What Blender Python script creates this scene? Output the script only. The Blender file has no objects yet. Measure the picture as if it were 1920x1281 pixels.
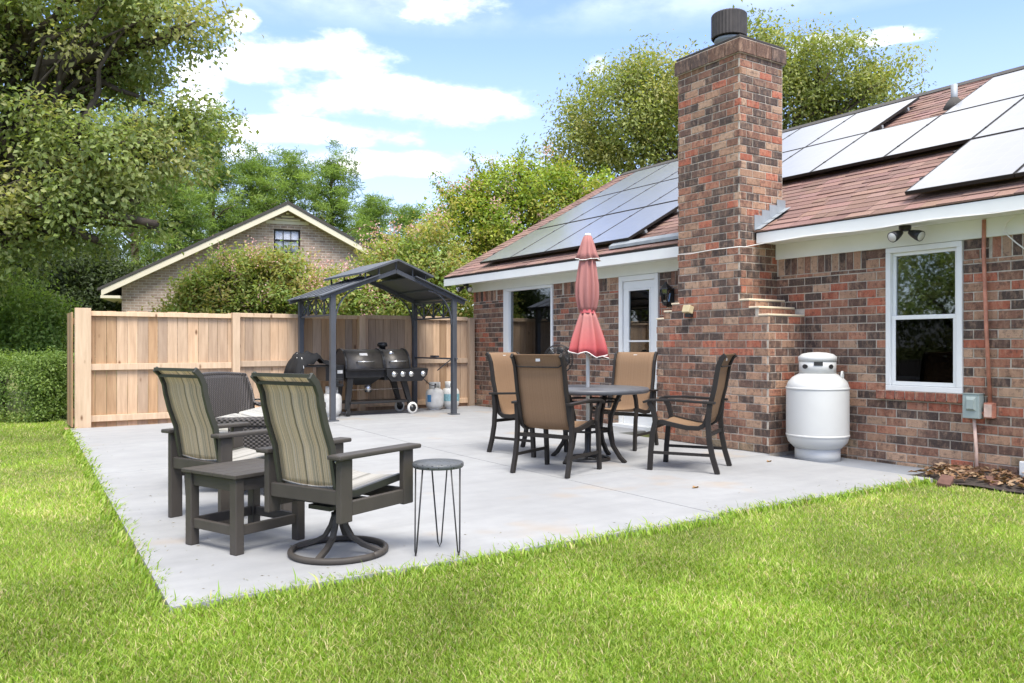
import bpy, math, random
import numpy as np
from mathutils import Vector, Matrix
random.seed(7); RNG = np.random.default_rng(7)
C = bpy.context.scene.collection
R_ = math.radians

# ------------------------------------------------------------------ camera
FPX, YH, CH = 1520.0, 648.0, 1.15          # focal length in photo pixels, horizon row, eye height
YAW = math.atan(1000.0 / FPX)
cam = bpy.data.cameras.new('camera'); camo = bpy.data.objects.new('camera', cam); C.objects.link(camo)
camo.location = (0, 0, CH); camo.rotation_euler = (R_(90), 0, -YAW)
cam.sensor_width = 36.0; cam.lens = 36.0 * FPX / 1920.0
cam.shift_y = (YH - 640.5) / 1920.0; cam.clip_end = 2000; cam.clip_start = 0.05
bpy.context.scene.camera = camo

# ------------------------------------------------------------------ light
SUN_AZ = (-0.26, -0.966); SUN_EL = 62.0
world = bpy.data.worlds.new('World'); bpy.context.scene.world = world; world.use_nodes = True
SUN_STRENGTH, SKY_STRENGTH, EXPOSURE = 1.1, 0.10, 2.4
sl = bpy.data.lights.new('sun', 'SUN'); sl.energy = SUN_STRENGTH; sl.angle = R_(26); sl.color = (1.0, 0.955, 0.88)
so = bpy.data.objects.new('sun', sl); C.objects.link(so)
sd = Vector((SUN_AZ[0] * math.cos(R_(SUN_EL)), SUN_AZ[1] * math.cos(R_(SUN_EL)), math.sin(R_(SUN_EL)))).normalized()
so.rotation_euler = sd.to_track_quat('Z', 'Y').to_euler(); so.location = (0, 0, 30)
vs = bpy.context.scene.view_settings
vs.view_transform = 'Standard'; vs.look = 'None'; vs.gamma = 1.0; vs.use_curve_mapping = False; vs.exposure = EXPOSURE

def build_world():
    nt = world.node_tree; N = nt.nodes; L = nt.links; N.clear()
    out = N.new('ShaderNodeOutputWorld'); bg = N.new('ShaderNodeBackground'); bg.inputs['Strength'].default_value = SKY_STRENGTH
    sky = N.new('ShaderNodeTexSky'); sky.sky_type = 'NISHITA'; sky.sun_disc = False
    sky.sun_elevation = R_(SUN_EL); sky.sun_rotation = math.atan2(SUN_AZ[0], SUN_AZ[1])
    sky.air_density = 1.0; sky.dust_density = 0.35; sky.ozone_density = 1.6
    tc = N.new('ShaderNodeTexCoord')
    sep = N.new('ShaderNodeSeparateXYZ'); L.new(tc.outputs['Generated'], sep.inputs[0])
    def mth(op, a, b_=None, c=None, clamp=False):
        n = N.new('ShaderNodeMath'); n.operation = op; n.use_clamp = clamp
        for i, v in enumerate((a, b_, c)):
            if v is None: continue
            if isinstance(v, (int, float)): n.inputs[i].default_value = v
            else: L.new(v, n.inputs[i])
        return n.outputs[0]
    az = mth('ARCTAN2', sep.outputs['X'], sep.outputs['Y']); el = mth('ARCSINE', sep.outputs['Z'])
    # broken cloud everywhere: noise on a flat layer overhead, p = d.xy / (d.z + 0.16)
    den = mth('ADD', mth('MAXIMUM', sep.outputs['Z'], 0.0), 0.16)
    cb = N.new('ShaderNodeCombineXYZ'); L.new(mth('DIVIDE', sep.outputs['X'], den), cb.inputs[0]); L.new(mth('DIVIDE', sep.outputs['Y'], den), cb.inputs[1])
    n1 = N.new('ShaderNodeTexNoise'); n1.inputs['Scale'].default_value = 1.3; n1.inputs['Detail'].default_value = 8; n1.inputs['Roughness'].default_value = 0.55
    L.new(cb.outputs[0], n1.inputs['Vector'])
    # cumulus banks (azimuth, elevation, half width, half height, in radians)
    n3 = N.new('ShaderNodeTexNoise'); n3.inputs['Scale'].default_value = 9.0; n3.inputs['Detail'].default_value = 9; n3.inputs['Roughness'].default_value = 0.6
    mp = N.new('ShaderNodeMapping'); mp.inputs['Scale'].default_value = (1, 1, 2.2); L.new(tc.outputs['Generated'], mp.inputs[0]); L.new(mp.outputs[0], n3.inputs['Vector'])
    best = None
    for (x, y, rx, ry) in BANKS:
        a0 = math.atan((x - 960) / FPX) + YAW; e0 = math.atan((YH - y) / FPX * math.cos(a0 - YAW)); wa = rx / FPX; we = ry / FPX
        q = mth('ADD', mth('POWER', mth('ABSOLUTE', mth('DIVIDE', mth('SUBTRACT', az, a0), wa)), 2.0), mth('POWER', mth('ABSOLUTE', mth('DIVIDE', mth('SUBTRACT', el, e0), we)), 2.0))
        v = mth('MAXIMUM', mth('SUBTRACT', 1.0, q), -1.5); best = v if best is None else mth('MAXIMUM', best, v)
    bank = mth('ADD', best, mth('MULTIPLY', mth('SUBTRACT', n3.outputs['Fac'], 0.5), 4.2))
    bm = N.new('ShaderNodeMapRange'); bm.interpolation_type = 'SMOOTHSTEP'; L.new(bank, bm.inputs[0]); bm.inputs[1].default_value = -0.15; bm.inputs[2].default_value = 1.5
    up = N.new('ShaderNodeMapRange'); L.new(el, up.inputs[0]); up.inputs[1].default_value = 0.36; up.inputs[2].default_value = 0.50
    gm = N.new('ShaderNodeMapRange'); gm.interpolation_type = 'SMOOTHSTEP'; L.new(n1.outputs['Fac'], gm.inputs[0]); gm.inputs[1].default_value = 0.38; gm.inputs[2].default_value = 0.54
    gen = mth('MULTIPLY', gm.outputs[0], up.outputs[0])          # the same broken cloud goes on above and round the view
    cloud = mth('MAXIMUM', bm.outputs[0], gen, clamp=True)
    cr = N.new('ShaderNodeValToRGB'); L.new(n3.outputs['Fac'], cr.inputs[0])
    cr.color_ramp.elements[0].position = 0.38; cr.color_ramp.elements[0].color = (2.3, 2.4, 2.55, 1)
    cr.color_ramp.elements[1].position = 0.56; cr.color_ramp.elements[1].color = (4.6, 4.55, 4.42, 1)
    vr = N.new('ShaderNodeMapRange'); L.new(sep.outputs['Z'], vr.inputs[0])
    vr.inputs[1].default_value = 0.0; vr.inputs[2].default_value = 0.34; vr.inputs[3].default_value = 0.85; vr.inputs[4].default_value = 0.06
    veil = N.new('ShaderNodeMix'); veil.data_type = 'RGBA'
    tint = N.new('ShaderNodeMix'); tint.data_type = 'RGBA'; tint.blend_type = 'MULTIPLY'; tint.inputs[0].default_value = 1.0; tint.inputs[7].default_value = (0.58, 0.575, 0.72, 1); L.new(sky.outputs[0], tint.inputs[6])
    L.new(vr.outputs[0], veil.inputs[0]); L.new(tint.outputs[2], veil.inputs[6]); veil.inputs[7].default_value = (1.75, 1.9, 2.1, 1)
    mix = N.new('ShaderNodeMix'); mix.data_type = 'RGBA'
    L.new(cloud, mix.inputs[0]); L.new(veil.outputs[2], mix.inputs[6]); L.new(cr.outputs[0], mix.inputs[7])
    L.new(mix.outputs[2], bg.inputs['Color']); L.new(bg.outputs[0], out.inputs[0])
BANKS = [(600, 100, 160, 46), (500, 125, 100, 34), (760, 190, 235, 50), (620, 250, 210, 26), (830, 12, 120, 34), (455, 38, 34, 22), (1120, 130, 32, 28), (370, 170, 50, 60), (1600, 78, 120, 20), (700, 305, 300, 26)]
build_world()

# ------------------------------------------------------------------ pixel helpers (photo pixels, 1920 wide)
FW = np.array([math.sin(YAW), math.cos(YAW), 0.0]); RT = np.array([math.cos(YAW), -math.sin(YAW), 0.0]); UP = np.array([0, 0, 1.0])
EYE = np.array([0, 0, CH])
def ray(x, y): return FW + RT * (x - 960) / FPX + UP * (YH - y) / FPX
def atZ(x, y, Z): return EYE + ray(x, y) * Z                 # at a distance
def onX(x, y, X): d = ray(x, y); return EYE + d * (X / d[0])   # on a wall X = const
def onY(x, y, Y): d = ray(x, y); return EYE + d * (Y / d[1])
def ong(x, y, z=0.0): d = ray(x, y); return EYE + d * ((z - CH) / d[2])
def proj(p):
    q = np.asarray(p) - EYE; z = q @ FW
    return 960 + FPX * (q @ RT) / z, YH - FPX * q[2] / z, z

def sstep(a, b, x): t = min(1, max(0, (x - a) / (b - a))); return t * t * (3 - 2 * t)
def gz(x, y): return 0.055 * sstep(7, 12, y) * sstep(1.2, 5, x)     # the slab rises a little towards the house corner

# ------------------------------------------------------------------ materials
def new_mat(name):
    m = bpy.data.materials.new(name); m.use_nodes = True
    nt = m.node_tree; return m, nt, nt.nodes['Principled BSDF']
def nd(nt, t, **kw):
    n = nt.nodes.new(t)
    for k, v in kw.items(): setattr(n, k, v)
    return n
def coords(nt, kind='Object', scale=(1, 1, 1)):
    tc = nd(nt, 'ShaderNodeTexCoord'); mp = nd(nt, 'ShaderNodeMapping'); mp.inputs['Scale'].default_value = scale
    nt.links.new(tc.outputs[kind], mp.inputs[0]); return mp.outputs[0]
def noise(nt, vec, scale, detail=4, rough=0.55):
    n = nd(nt, 'ShaderNodeTexNoise'); n.inputs['Scale'].default_value = scale; n.inputs['Detail'].default_value = detail
    n.inputs['Roughness'].default_value = rough
    if vec is not None: nt.links.new(vec, n.inputs['Vector'])
    return n.outputs['Fac']
def ramp(nt, fac, stops):
    r = nd(nt, 'ShaderNodeValToRGB'); e = r.color_ramp.elements
    while len(e) < len(stops): e.new(0.5)
    for i, (p, c) in enumerate(stops): e[i].position = p; e[i].color = (c[0], c[1], c[2], 1)
    nt.links.new(fac, r.inputs[0]); return r.outputs[0]
def mixc(nt, fac, a, b, mode='MIX'):
    m = nd(nt, 'ShaderNodeMix', data_type='RGBA', blend_type=mode)
    for sock, v in ((m.inputs[0], fac), (m.inputs[6], a), (m.inputs[7], b)):
        if isinstance(v, (int, float)): sock.default_value = v
        elif isinstance(v, tuple): sock.default_value = (v[0], v[1], v[2], 1)
        else: nt.links.new(v, sock)
    return m.outputs[2]
def bump(nt, h, strength, dist, bsdf):
    b = nd(nt, 'ShaderNodeBump'); b.inputs['Strength'].default_value = strength; b.inputs['Distance'].default_value = dist
    nt.links.new(h, b.inputs['Height']); nt.links.new(b.outputs[0], bsdf.inputs['Normal'])
def simple(name, col, rough=0.5, metal=0.0, var=0.12, scale=9, bmp=0.15, spec=None):
    m, nt, b = new_mat(name); v = coords(nt)
    n = noise(nt, v, scale, 6)
    lo = tuple(c * (1 - var) for c in col); hi = tuple(min(1, c * (1 + var)) for c in col)
    nt.links.new(ramp(nt, n, [(0.3, lo), (0.7, hi)]), b.inputs['Base Color'])
    b.inputs['Roughness'].default_value = rough; b.inputs['Metallic'].default_value = metal
    if spec is not None: b.inputs['Specular IOR Level'].default_value = spec
    if bmp: bump(nt, noise(nt, v, scale * 9, 3), bmp, 0.003, b)
    return m
def colattr(nt, name='Col'):
    a = nd(nt, 'ShaderNodeAttribute', attribute_name=name); return a.outputs['Color']

def mat_brick():
    m, nt, b = new_mat('brick_face'); v = coords(nt); oi = nd(nt, 'ShaderNodeObjectInfo')
    va = nd(nt, 'ShaderNodeVectorMath', operation='ADD'); nt.links.new(v, va.inputs[0]); nt.links.new(oi.outputs['Location'], va.inputs[1]); v = va.outputs[0]
    base = colattr(nt)
    mp = nd(nt, 'ShaderNodeMapping'); nt.links.new(v, mp.inputs[0]); mp.inputs['Scale'].default_value = (1.6, 1.6, 0.55)
    n = noise(nt, mp.outputs[0], 13, 5, 0.7); n2 = noise(nt, v, 75, 5, 0.75); n3 = noise(nt, v, 22, 5, 0.7)
    c = mixc(nt, ramp(nt, n, [(0.46, (0, 0, 0)), (0.66, (0.8, 0.8, 0.8))]), base, mixc(nt, 0.5, base, (0.56, 0.36, 0.24)))
    c = mixc(nt, ramp(nt, n3, [(0.34, (0.85, 0.85, 0.85)), (0.50, (0, 0, 0))]), c, mixc(nt, 0.72, base, (0.03, 0.022, 0.02)))
    c = mixc(nt, ramp(nt, n2, [(0.60, (0, 0, 0)), (0.75, (0.75, 0.75, 0.75))]), c, (0.55, 0.42, 0.31))
    c = mixc(nt, ramp(nt, n2, [(0.30, (0.7, 0.7, 0.7)), (0.43, (0, 0, 0))]), c, (0.035, 0.026, 0.023))
    nt.links.new(c, b.inputs['Base Color']); b.inputs['Roughness'].default_value = 0.85
    bump(nt, n2, 0.9, 0.008, b); return m
def mat_mortar():
    m, nt, b = new_mat('mortar'); v = coords(nt)
    nt.links.new(ramp(nt, noise(nt, v, 25, 6), [(0.3, (0.38, 0.33, 0.27)), (0.7, (0.56, 0.50, 0.42))]), b.inputs['Base Color'])
    b.inputs['Roughness'].default_value = 0.95; bump(nt, noise(nt, v, 120, 3), 0.6, 0.004, b); return m
def mat_far_brick():
    m, nt, b = new_mat('weathered_far_brick'); v = coords(nt)
    # bricks are 7 x 4 pixels in the photograph here: they stay a texture with relief
    sw = nd(nt, 'ShaderNodeSeparateXYZ'); nt.links.new(v, sw.inputs[0])
    cb = nd(nt, 'ShaderNodeCombineXYZ'); nt.links.new(sw.outputs['X'], cb.inputs[0]); nt.links.new(sw.outputs['Z'], cb.inputs[1])
    br = nd(nt, 'ShaderNodeTexBrick'); nt.links.new(cb.outputs[0], br.inputs['Vector'])
    br.inputs['Scale'].default_value = 1.0; br.inputs['Brick Width'].default_value = 0.215; br.inputs['Row Height'].default_value = 0.082
    br.inputs['Mortar Size'].default_value = 0.010; br.inputs['Color1'].default_value = (0.27, 0.19, 0.145, 1)
    br.inputs['Color2'].default_value = (0.45, 0.345, 0.27, 1); br.inputs['Mortar'].default_value = (0.58, 0.52, 0.45, 1); br.inputs['Bias'].default_value = 0.0
    c = mixc(nt, 0.35, br.outputs['Color'], ramp(nt, noise(nt, v, 7, 6), [(0.3, (0.12, 0.085, 0.065)), (0.7, (0.45, 0.34, 0.27))]))
    nt.links.new(c, b.inputs['Base Color']); b.inputs['Roughness'].default_value = 0.9
    inv = nd(nt, 'ShaderNodeMath', operation='SUBTRACT'); inv.inputs[0].default_value = 1; nt.links.new(br.outputs['Fac'], inv.inputs[1])
    bump(nt, inv.outputs[0], 0.6, 0.008, b); return m
def mat_wood(name, light, dark, zs=1.0):
    m, nt, b = new_mat(name); oi = nd(nt, 'ShaderNodeObjectInfo')
    tc = nd(nt, 'ShaderNodeTexCoord'); mp = nd(nt, 'ShaderNodeMapping'); nt.links.new(tc.outputs['Object'], mp.inputs[0])
    mp.inputs['Scale'].default_value = (14, 14, 1.3)
    sc = nd(nt, 'ShaderNodeMath', operation='MULTIPLY'); nt.links.new(oi.outputs['Random'], sc.inputs[0]); sc.inputs[1].default_value = 37
    cb = nd(nt, 'ShaderNodeCombineXYZ')
    for i in range(3): nt.links.new(sc.outputs[0], cb.inputs[i])
    nt.links.new(cb.outputs[0], mp.inputs['Location'])
    n = noise(nt, mp.outputs[0], 1.6, 7, 0.6)
    c = ramp(nt, n, [(0.28, dark), (0.5, tuple((a + c_) / 2 for a, c_ in zip(light, dark))), (0.72, light)])
    # per-board tone
    tone = ramp(nt, oi.outputs['Random'], [(0.0, (0.66, 0.65, 0.66)), (0.5, (0.95, 0.92, 0.88)), (1.0, (1.14, 1.06, 0.97))])
    c = mixc(nt, 1.0, c, tone, 'MULTIPLY')
    # knots
    mp2 = nd(nt, 'ShaderNodeMapping'); nt.links.new(tc.outputs['Object'], mp2.inputs[0]); mp2.inputs['Scale'].default_value = (5.5, 5.5, 2.4)
    nt.links.new(cb.outputs[0], mp2.inputs['Location'])
    vo = nd(nt, 'ShaderNodeTexVoronoi'); nt.links.new(mp2.outputs[0], vo.inputs['Vector']); vo.inputs['Scale'].default_value = 1.0
    k = ramp(nt, vo.outputs['Distance'], [(0.05, (1, 1, 1)), (0.13, (0, 0, 0))])
    c = mixc(nt, k, c, (0.16, 0.08, 0.035))
    nt.links.new(c, b.inputs['Base Color']); b.inputs['Roughness'].default_value = 0.75
    bump(nt, n, 0.25, 0.004, b); return m
def mat_concrete(name, lo, hi):
    m, nt, b = new_mat(name); v = coords(nt)
    n1 = noise(nt, v, 0.7, 5, 0.6); n2 = noise(nt, v, 6, 6, 0.65)
    c = ramp(nt, n1, [(0.3, lo), (0.7, hi)])
    mp = coords(nt, 'Object', (0.6, 3.5, 1)); st = noise(nt, mp, 1.6, 5, 0.6)
    c = mixc(nt, ramp(nt, st, [(0.45, (0, 0, 0)), (0.75, (0.4, 0.4, 0.4))]), c, tuple(x * 0.82 for x in lo))
    c = mixc(nt, ramp(nt, n2, [(0.3, (0.25, 0.25, 0.25)), (0.6, (0, 0, 0))]), c, tuple(x * 0.75 for x in lo))
    rust = noise(nt, v, 1.1, 3)
    c = mixc(nt, ramp(nt, rust, [(0.60, (0, 0, 0)), (0.74, (0.55, 0.55, 0.55))]), c, (0.33, 0.25, 0.17))
    nt.links.new(c, b.inputs['Base Color']); b.inputs['Roughness'].default_value = 0.8
    bump(nt, noise(nt, v, 180, 3), 0.2, 0.003, b); return m
def mat_shingle():
    m, nt, b = new_mat('asphalt_shingle'); v = coords(nt)
    c = mixc(nt, ramp(nt, noise(nt, v, 220, 2), [(0.35, (0.6, 0.6, 0.6)), (0.65, (0, 0, 0))]), colattr(nt), (0.12, 0.07, 0.058))
    c = mixc(nt, ramp(nt, noise(nt, v, 1.3, 4), [(0.4, (0, 0, 0)), (0.8, (0.35, 0.35, 0.35))]), c, (0.16, 0.12, 0.11))
    nt.links.new(c, b.inputs['Base Color']); b.inputs['Roughness'].default_value = 0.95
    bump(nt, noise(nt, v, 300, 2), 0.5, 0.003, b); return m
def mat_leaf(name, transl=0.35, rough=0.5):
    m, nt, b = new_mat(name); out = nt.nodes['Material Output']
    c = colattr(nt); nt.links.new(c, b.inputs['Base Color']); b.inputs['Roughness'].default_value = rough; b.inputs['Specular IOR Level'].default_value = 0.35
    t = nd(nt, 'ShaderNodeBsdfTranslucent'); nt.links.new(mixc(nt, 1.0, c, (1.15, 1.2, 0.6), 'MULTIPLY'), t.inputs['Color'])
    mx = nd(nt, 'ShaderNodeMixShader'); mx.inputs[0].default_value = transl
    nt.links.new(b.outputs[0], mx.inputs[1]); nt.links.new(t.outputs[0], mx.inputs[2]); nt.links.new(mx.outputs[0], out.inputs[0]); return m
def mat_glass(name, tint=(0.55, 0.6, 0.6), refl=1.0):
    m, nt, b = new_mat(name); out = nt.nodes['Material Output']; nt.nodes.remove(b)
    tr = nd(nt, 'ShaderNodeBsdfTransparent'); tr.inputs['Color'].default_value = (*tint, 1)
    gl = nd(nt, 'ShaderNodeBsdfGlossy'); gl.inputs['Roughness'].default_value = 0.02; gl.inputs['Color'].default_value = (0.95, 0.97, 0.97, 1)
    fr = nd(nt, 'ShaderNodeFresnel'); fr.inputs['IOR'].default_value = 1.9
    mu = nd(nt, 'ShaderNodeMath', operation='MULTIPLY'); mu.use_clamp = True; nt.links.new(fr.outputs[0], mu.inputs[0]); mu.inputs[1].default_value = 1.6 * refl
    mx = nd(nt, 'ShaderNodeMixShader'); nt.links.new(mu.outputs[0], mx.inputs[0]); nt.links.new(tr.outputs[0], mx.inputs[1]); nt.links.new(gl.outputs[0], mx.inputs[2])
    nt.links.new(mx.outputs[0], out.inputs[0]); return m
def mat_stripes(name, cols, scale, rough=0.8, transl=0.0):
    """cloth with uneven lengthwise stripes across the local x axis"""
    m, nt, b = new_mat(name); tc = nd(nt, 'ShaderNodeTexCoord'); sp = nd(nt, 'ShaderNodeSeparateXYZ'); nt.links.new(tc.outputs['Object'], sp.inputs[0])
    mu = nd(nt, 'ShaderNodeMath', operation='MULTIPLY'); nt.links.new(sp.outputs['X'], mu.inputs[0]); mu.inputs[1].default_value = scale
    n = nd(nt, 'ShaderNodeTexNoise', noise_dimensions='1D'); nt.links.new(mu.outputs[0], n.inputs['W']); n.inputs['Scale'].default_value = 1.0
    n.inputs['Detail'].default_value = 2.5; n.inputs['Roughness'].default_value = 0.7
    k = len(cols); c = ramp(nt, n.outputs['Fac'], [(0.36 + 0.28 * i / (k - 1), cols[i]) for i in range(k)])
    v = coords(nt); wv = noise(nt, v, 320, 2)
    c = mixc(nt, ramp(nt, wv, [(0.35, (0.22, 0.22, 0.22)), (0.6, (0, 0, 0))]), c, tuple(x * 0.45 for x in cols[0]))
    nt.links.new(c, b.inputs['Base Color']); b.inputs['Roughness'].default_value = rough
    bump(nt, wv, 0.3, 0.002, b)
    if transl:
        out = nt.nodes['Material Output']; t = nd(nt, 'ShaderNodeBsdfTranslucent'); nt.links.new(c, t.inputs['Color'])
        mx = nd(nt, 'ShaderNodeMixShader'); mx.inputs[0].default_value = transl
        nt.links.new(b.outputs[0], mx.inputs[1]); nt.links.new(t.outputs[0], mx.inputs[2]); nt.links.new(mx.outputs[0], out.inputs[0])
    return m
def mat_wicker():
    m, nt, b = new_mat('wicker_weave'); tc = nd(nt, 'ShaderNodeTexCoord')
    sp = nd(nt, 'ShaderNodeSeparateXYZ'); nt.links.new(tc.outputs['Object'], sp.inputs[0])
    def wave(sock, s, ph):
        a = nd(nt, 'ShaderNodeMath', operation='MULTIPLY_ADD'); nt.links.new(sock, a.inputs[0]); a.inputs[1].default_value = s; a.inputs[2].default_value = ph
        w = nd(nt, 'ShaderNodeMath', operation='SINE'); nt.links.new(a.outputs[0], w.inputs[0]); return w.outputs[0]
    def op(o, a, b_):
        n = nd(nt, 'ShaderNodeMath', operation=o)
        for i, s in enumerate((a, b_)):
            if isinstance(s, (int, float)): n.inputs[i].default_value = s
            else: nt.links.new(s, n.inputs[i])
        return n.outputs[0]
    xy = op('ADD', sp.outputs['X'], sp.outputs['Y'])
    prod = op('MULTIPLY', wave(xy, 150, 0), wave(sp.outputs['Z'], 210, 0))
    f = op('MULTIPLY_ADD', prod, 0.5); nt.nodes[-1].inputs[2].default_value = 0.5
    n = noise(nt, tc.outputs['Object'], 30, 3)
    c = mixc(nt, n, ramp(nt, f, [(0.3, (0.008, 0.007, 0.006)), (0.65, (0.06, 0.05, 0.045))]), ramp(nt, f, [(0.3, (0.008, 0.007, 0.006)), (0.65, (0.11, 0.095, 0.087))]))
    nt.links.new(c, b.inputs['Base Color']); b.inputs['Roughness'].default_value = 0.5
    bump(nt, f, 0.8, 0.005, b); return m
def mat_perforated():
    m, nt, b = new_mat('perforated_black_metal'); v = coords(nt, 'Object', (1, 1, 1))
    vo = nd(nt, 'ShaderNodeTexVoronoi'); nt.links.new(v, vo.inputs['Vector']); vo.inputs['Scale'].default_value = 62; vo.inputs['Randomness'].default_value = 0.35
    c = ramp(nt, vo.outputs['Distance'], [(0.22, (0.012, 0.012, 0.012)), (0.34, (0.085, 0.09, 0.095))])
    nt.links.new(c, b.inputs['Base Color']); b.inputs['Roughness'].default_value = 0.45
    bump(nt, vo.outputs['Distance'], 0.5, 0.004, b); return m

M = {}
M['brick'] = mat_brick(); M['mortar'] = mat_mortar(); M['far_brick'] = mat_far_brick()
M['fence'] = mat_wood('pine_fence_board', (0.62, 0.455, 0.315), (0.42, 0.29, 0.19))
M['fence_warm'] = mat_wood('pine_fence_board_warm', (0.47, 0.315, 0.185), (0.31, 0.19, 0.105))
M['fence_frame'] = mat_wood('pine_fence_rail', (0.67, 0.51, 0.365), (0.50, 0.37, 0.25))
M['patio'] = mat_concrete('light_concrete', (0.262, 0.265, 0.270), (0.335, 0.338, 0.343))
M['pad'] = mat_concrete('grey_concrete', (0.21, 0.225, 0.25), (0.26, 0.275, 0.30))
M['shingle'] = mat_shingle()
M['white'] = simple('white_paint', (0.80, 0.80, 0.77), 0.55, var=0.04, scale=2)
M['soffit'] = simple('soffit_paint', (0.74, 0.75, 0.70), 0.65, var=0.05, scale=2)
M['cream'] = simple('cream_paint', (0.66, 0.60, 0.46), 0.6, var=0.05, scale=2)
M['vinyl'] = simple('white_vinyl', (0.78, 0.785, 0.77), 0.4, var=0.03, scale=3, bmp=0.03)
M['glass'] = mat_glass('window_glass')
M['glass_far'] = mat_glass('curtained_glass', (0.97, 0.97, 0.98), 0.15)
M['glass_dull'] = mat_glass('screened_glass', (0.30, 0.30, 0.31), 0.12)
M['room'] = simple('dark_room', (0.035, 0.035, 0.035), 0.9, bmp=0)
M['curtain'] = simple('pale_curtain', (0.86, 0.87, 0.89), 0.9, var=0.08)
M['shade'] = simple('grey_roller_shade', (0.30, 0.31, 0.30), 0.9)
M['dark_roof'] = simple('dark_shingle_edge', (0.06, 0.055, 0.05), 0.9)
M['black'] = simple('black_metal', (0.022, 0.021, 0.021), 0.42, var=0.2)
M['bronze'] = simple('dark_bronze_aluminium', (0.020, 0.017, 0.015), 0.5, var=0.15, spec=0.3)
M['cover'] = simple('black_canvas', (0.022, 0.022, 0.023), 0.9, var=0.2, spec=0.2)
M['gazebo'] = simple('charcoal_steel', (0.065, 0.07, 0.08), 0.42, var=0.1)
M['gazebo_roof'] = simple('charcoal_roof_sheet', (0.075, 0.08, 0.09), 0.5, var=0.1)
M['grill'] = simple('black_enamel', (0.020, 0.020, 0.021), 0.33, var=0.2)
M['grill_lid'] = simple('hammered_dark_lid', (0.075, 0.068, 0.06), 0.45, metal=0.35, var=0.2, scale=14, bmp=0.3)
M['steel'] = simple('stainless_steel', (0.60, 0.60, 0.59), 0.25, metal=0.9, var=0.08)
M['galv'] = simple('galvanised_flashing', (0.30, 0.325, 0.345), 0.6, metal=0.2, var=0.14, scale=6)
M['poly'] = simple('olive_grey_poly_lumber', (0.058, 0.050, 0.043), 0.55, var=0.12, scale=6, spec=0.35)
M['poly_rail'] = simple('olive_sling_rail', (0.045, 0.045, 0.036), 0.42, var=0.1)
M['sling_brown'] = mat_stripes('brown_sling_mesh', [(0.265, 0.16, 0.088), (0.285, 0.175, 0.098), (0.30, 0.187, 0.107)], 90, transl=0.25)
M['sling_stripe'] = mat_stripes('striped_sling', [(0.26, 0.24, 0.19), (0.62, 0.52, 0.34), (0.44, 0.41, 0.34), (0.80, 0.72, 0.57), (0.62, 0.50, 0.31), (0.86, 0.80, 0.69), (0.48, 0.45, 0.38)], 42, transl=0.62)
M['sling_seat'] = mat_stripes('pale_striped_sling', [(0.17, 0.165, 0.15), (0.30, 0.285, 0.26), (0.40, 0.385, 0.36), (0.28, 0.265, 0.24)], 24)
M['cushion'] = mat_stripes('striped_cushion', [(0.05, 0.05, 0.05), (0.36, 0.35, 0.32), (0.46, 0.445, 0.41), (0.42, 0.405, 0.375)], 60)
M['wicker'] = mat_wicker(); M['perf'] = mat_perforated()
M['tabletop'] = simple('dark_slate_table_top', (0.085, 0.087, 0.095), 0.45, var=0.12, scale=12)
M['umb'] = simple('faded_red_canvas', (0.52, 0.20, 0.19), 0.85, var=0.10, scale=7)
def mat_umbrella():
    m, nt, b = new_mat('faded_red_umbrella'); tc = nd(nt, 'ShaderNodeTexCoord'); sp = nd(nt, 'ShaderNodeSeparateXYZ'); nt.links.new(tc.outputs['Object'], sp.inputs[0])
    v = coords(nt, 'Object', (9, 9, 2.5)); n = noise(nt, v, 1.0, 4)
    f = nd(nt, 'ShaderNodeMath', operation='MULTIPLY_ADD'); nt.links.new(n, f.inputs[0]); f.inputs[1].default_value = 0.12; nt.links.new(sp.outputs['Z'], f.inputs[2])
    c = ramp(nt, f.outputs[0], [(0.0, (0.5, 0.1, 0.1)), (1.0, (0.5, 0.1, 0.1))])
    mr = nd(nt, 'ShaderNodeMapRange'); nt.links.new(f.outputs[0], mr.inputs[0]); mr.inputs[1].default_value = 1.05; mr.inputs[2].default_value = 1.42
    c = ramp(nt, mr.outputs[0], [(0.0, (0.42, 0.065, 0.072)), (0.35, (0.42, 0.11, 0.105)), (1.0, (0.36, 0.15, 0.135))])
    nt.links.new(c, b.inputs['Base Color']); b.inputs['Roughness'].default_value = 0.85; bump(nt, noise(nt, coords(nt), 300, 2), 0.2, 0.002, b); return m
M['umb'] = mat_umbrella()
M['umb_low'] = simple('red_canvas', (0.56, 0.115, 0.125), 0.85, var=0.10, scale=7)
M['trim'] = simple('white_piping', (0.76, 0.74, 0.70), 0.8, var=0.04)
M['tank'] = simple('white_tank_paint', (0.56, 0.56, 0.54), 0.4, var=0.035, scale=3, bmp=0.05)
M['lp'] = simple('dirty_white_cylinder', (0.62, 0.61, 0.58), 0.5, var=0.14, scale=9)
M['blue'] = simple('blue_label', (0.06, 0.22, 0.42), 0.6); M['teal'] = simple('teal_label', (0.22, 0.40, 0.44), 0.6, var=0.3, scale=30)
M['grey_box'] = simple('grey_green_enclosure', (0.33, 0.39, 0.37), 0.45, var=0.05)
M['copper'] = simple('peeling_copper_paint', (0.46, 0.19, 0.125), 0.55, var=0.35, scale=11)
M['pinkwhite'] = simple('worn_conduit', (0.62, 0.44, 0.36), 0.6, var=0.25, scale=11)
M['tan'] = simple('sun_yellowed_plastic', (0.52, 0.43, 0.25), 0.6)
M['pot'] = simple('rusty_chimney_cap', (0.035, 0.028, 0.024), 0.6, var=0.4, scale=8)
M['shoulder'] = simple('cream_mortar_cap', (0.74, 0.62, 0.45), 0.9, var=0.1)
M['bark'] = simple('bark', (0.075, 0.058, 0.045), 0.95, var=0.4, scale=6, bmp=0.8)
M['pine_bark'] = simple('pine_bark', (0.17, 0.12, 0.09), 0.95, var=0.4, scale=4, bmp=0.8)
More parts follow.
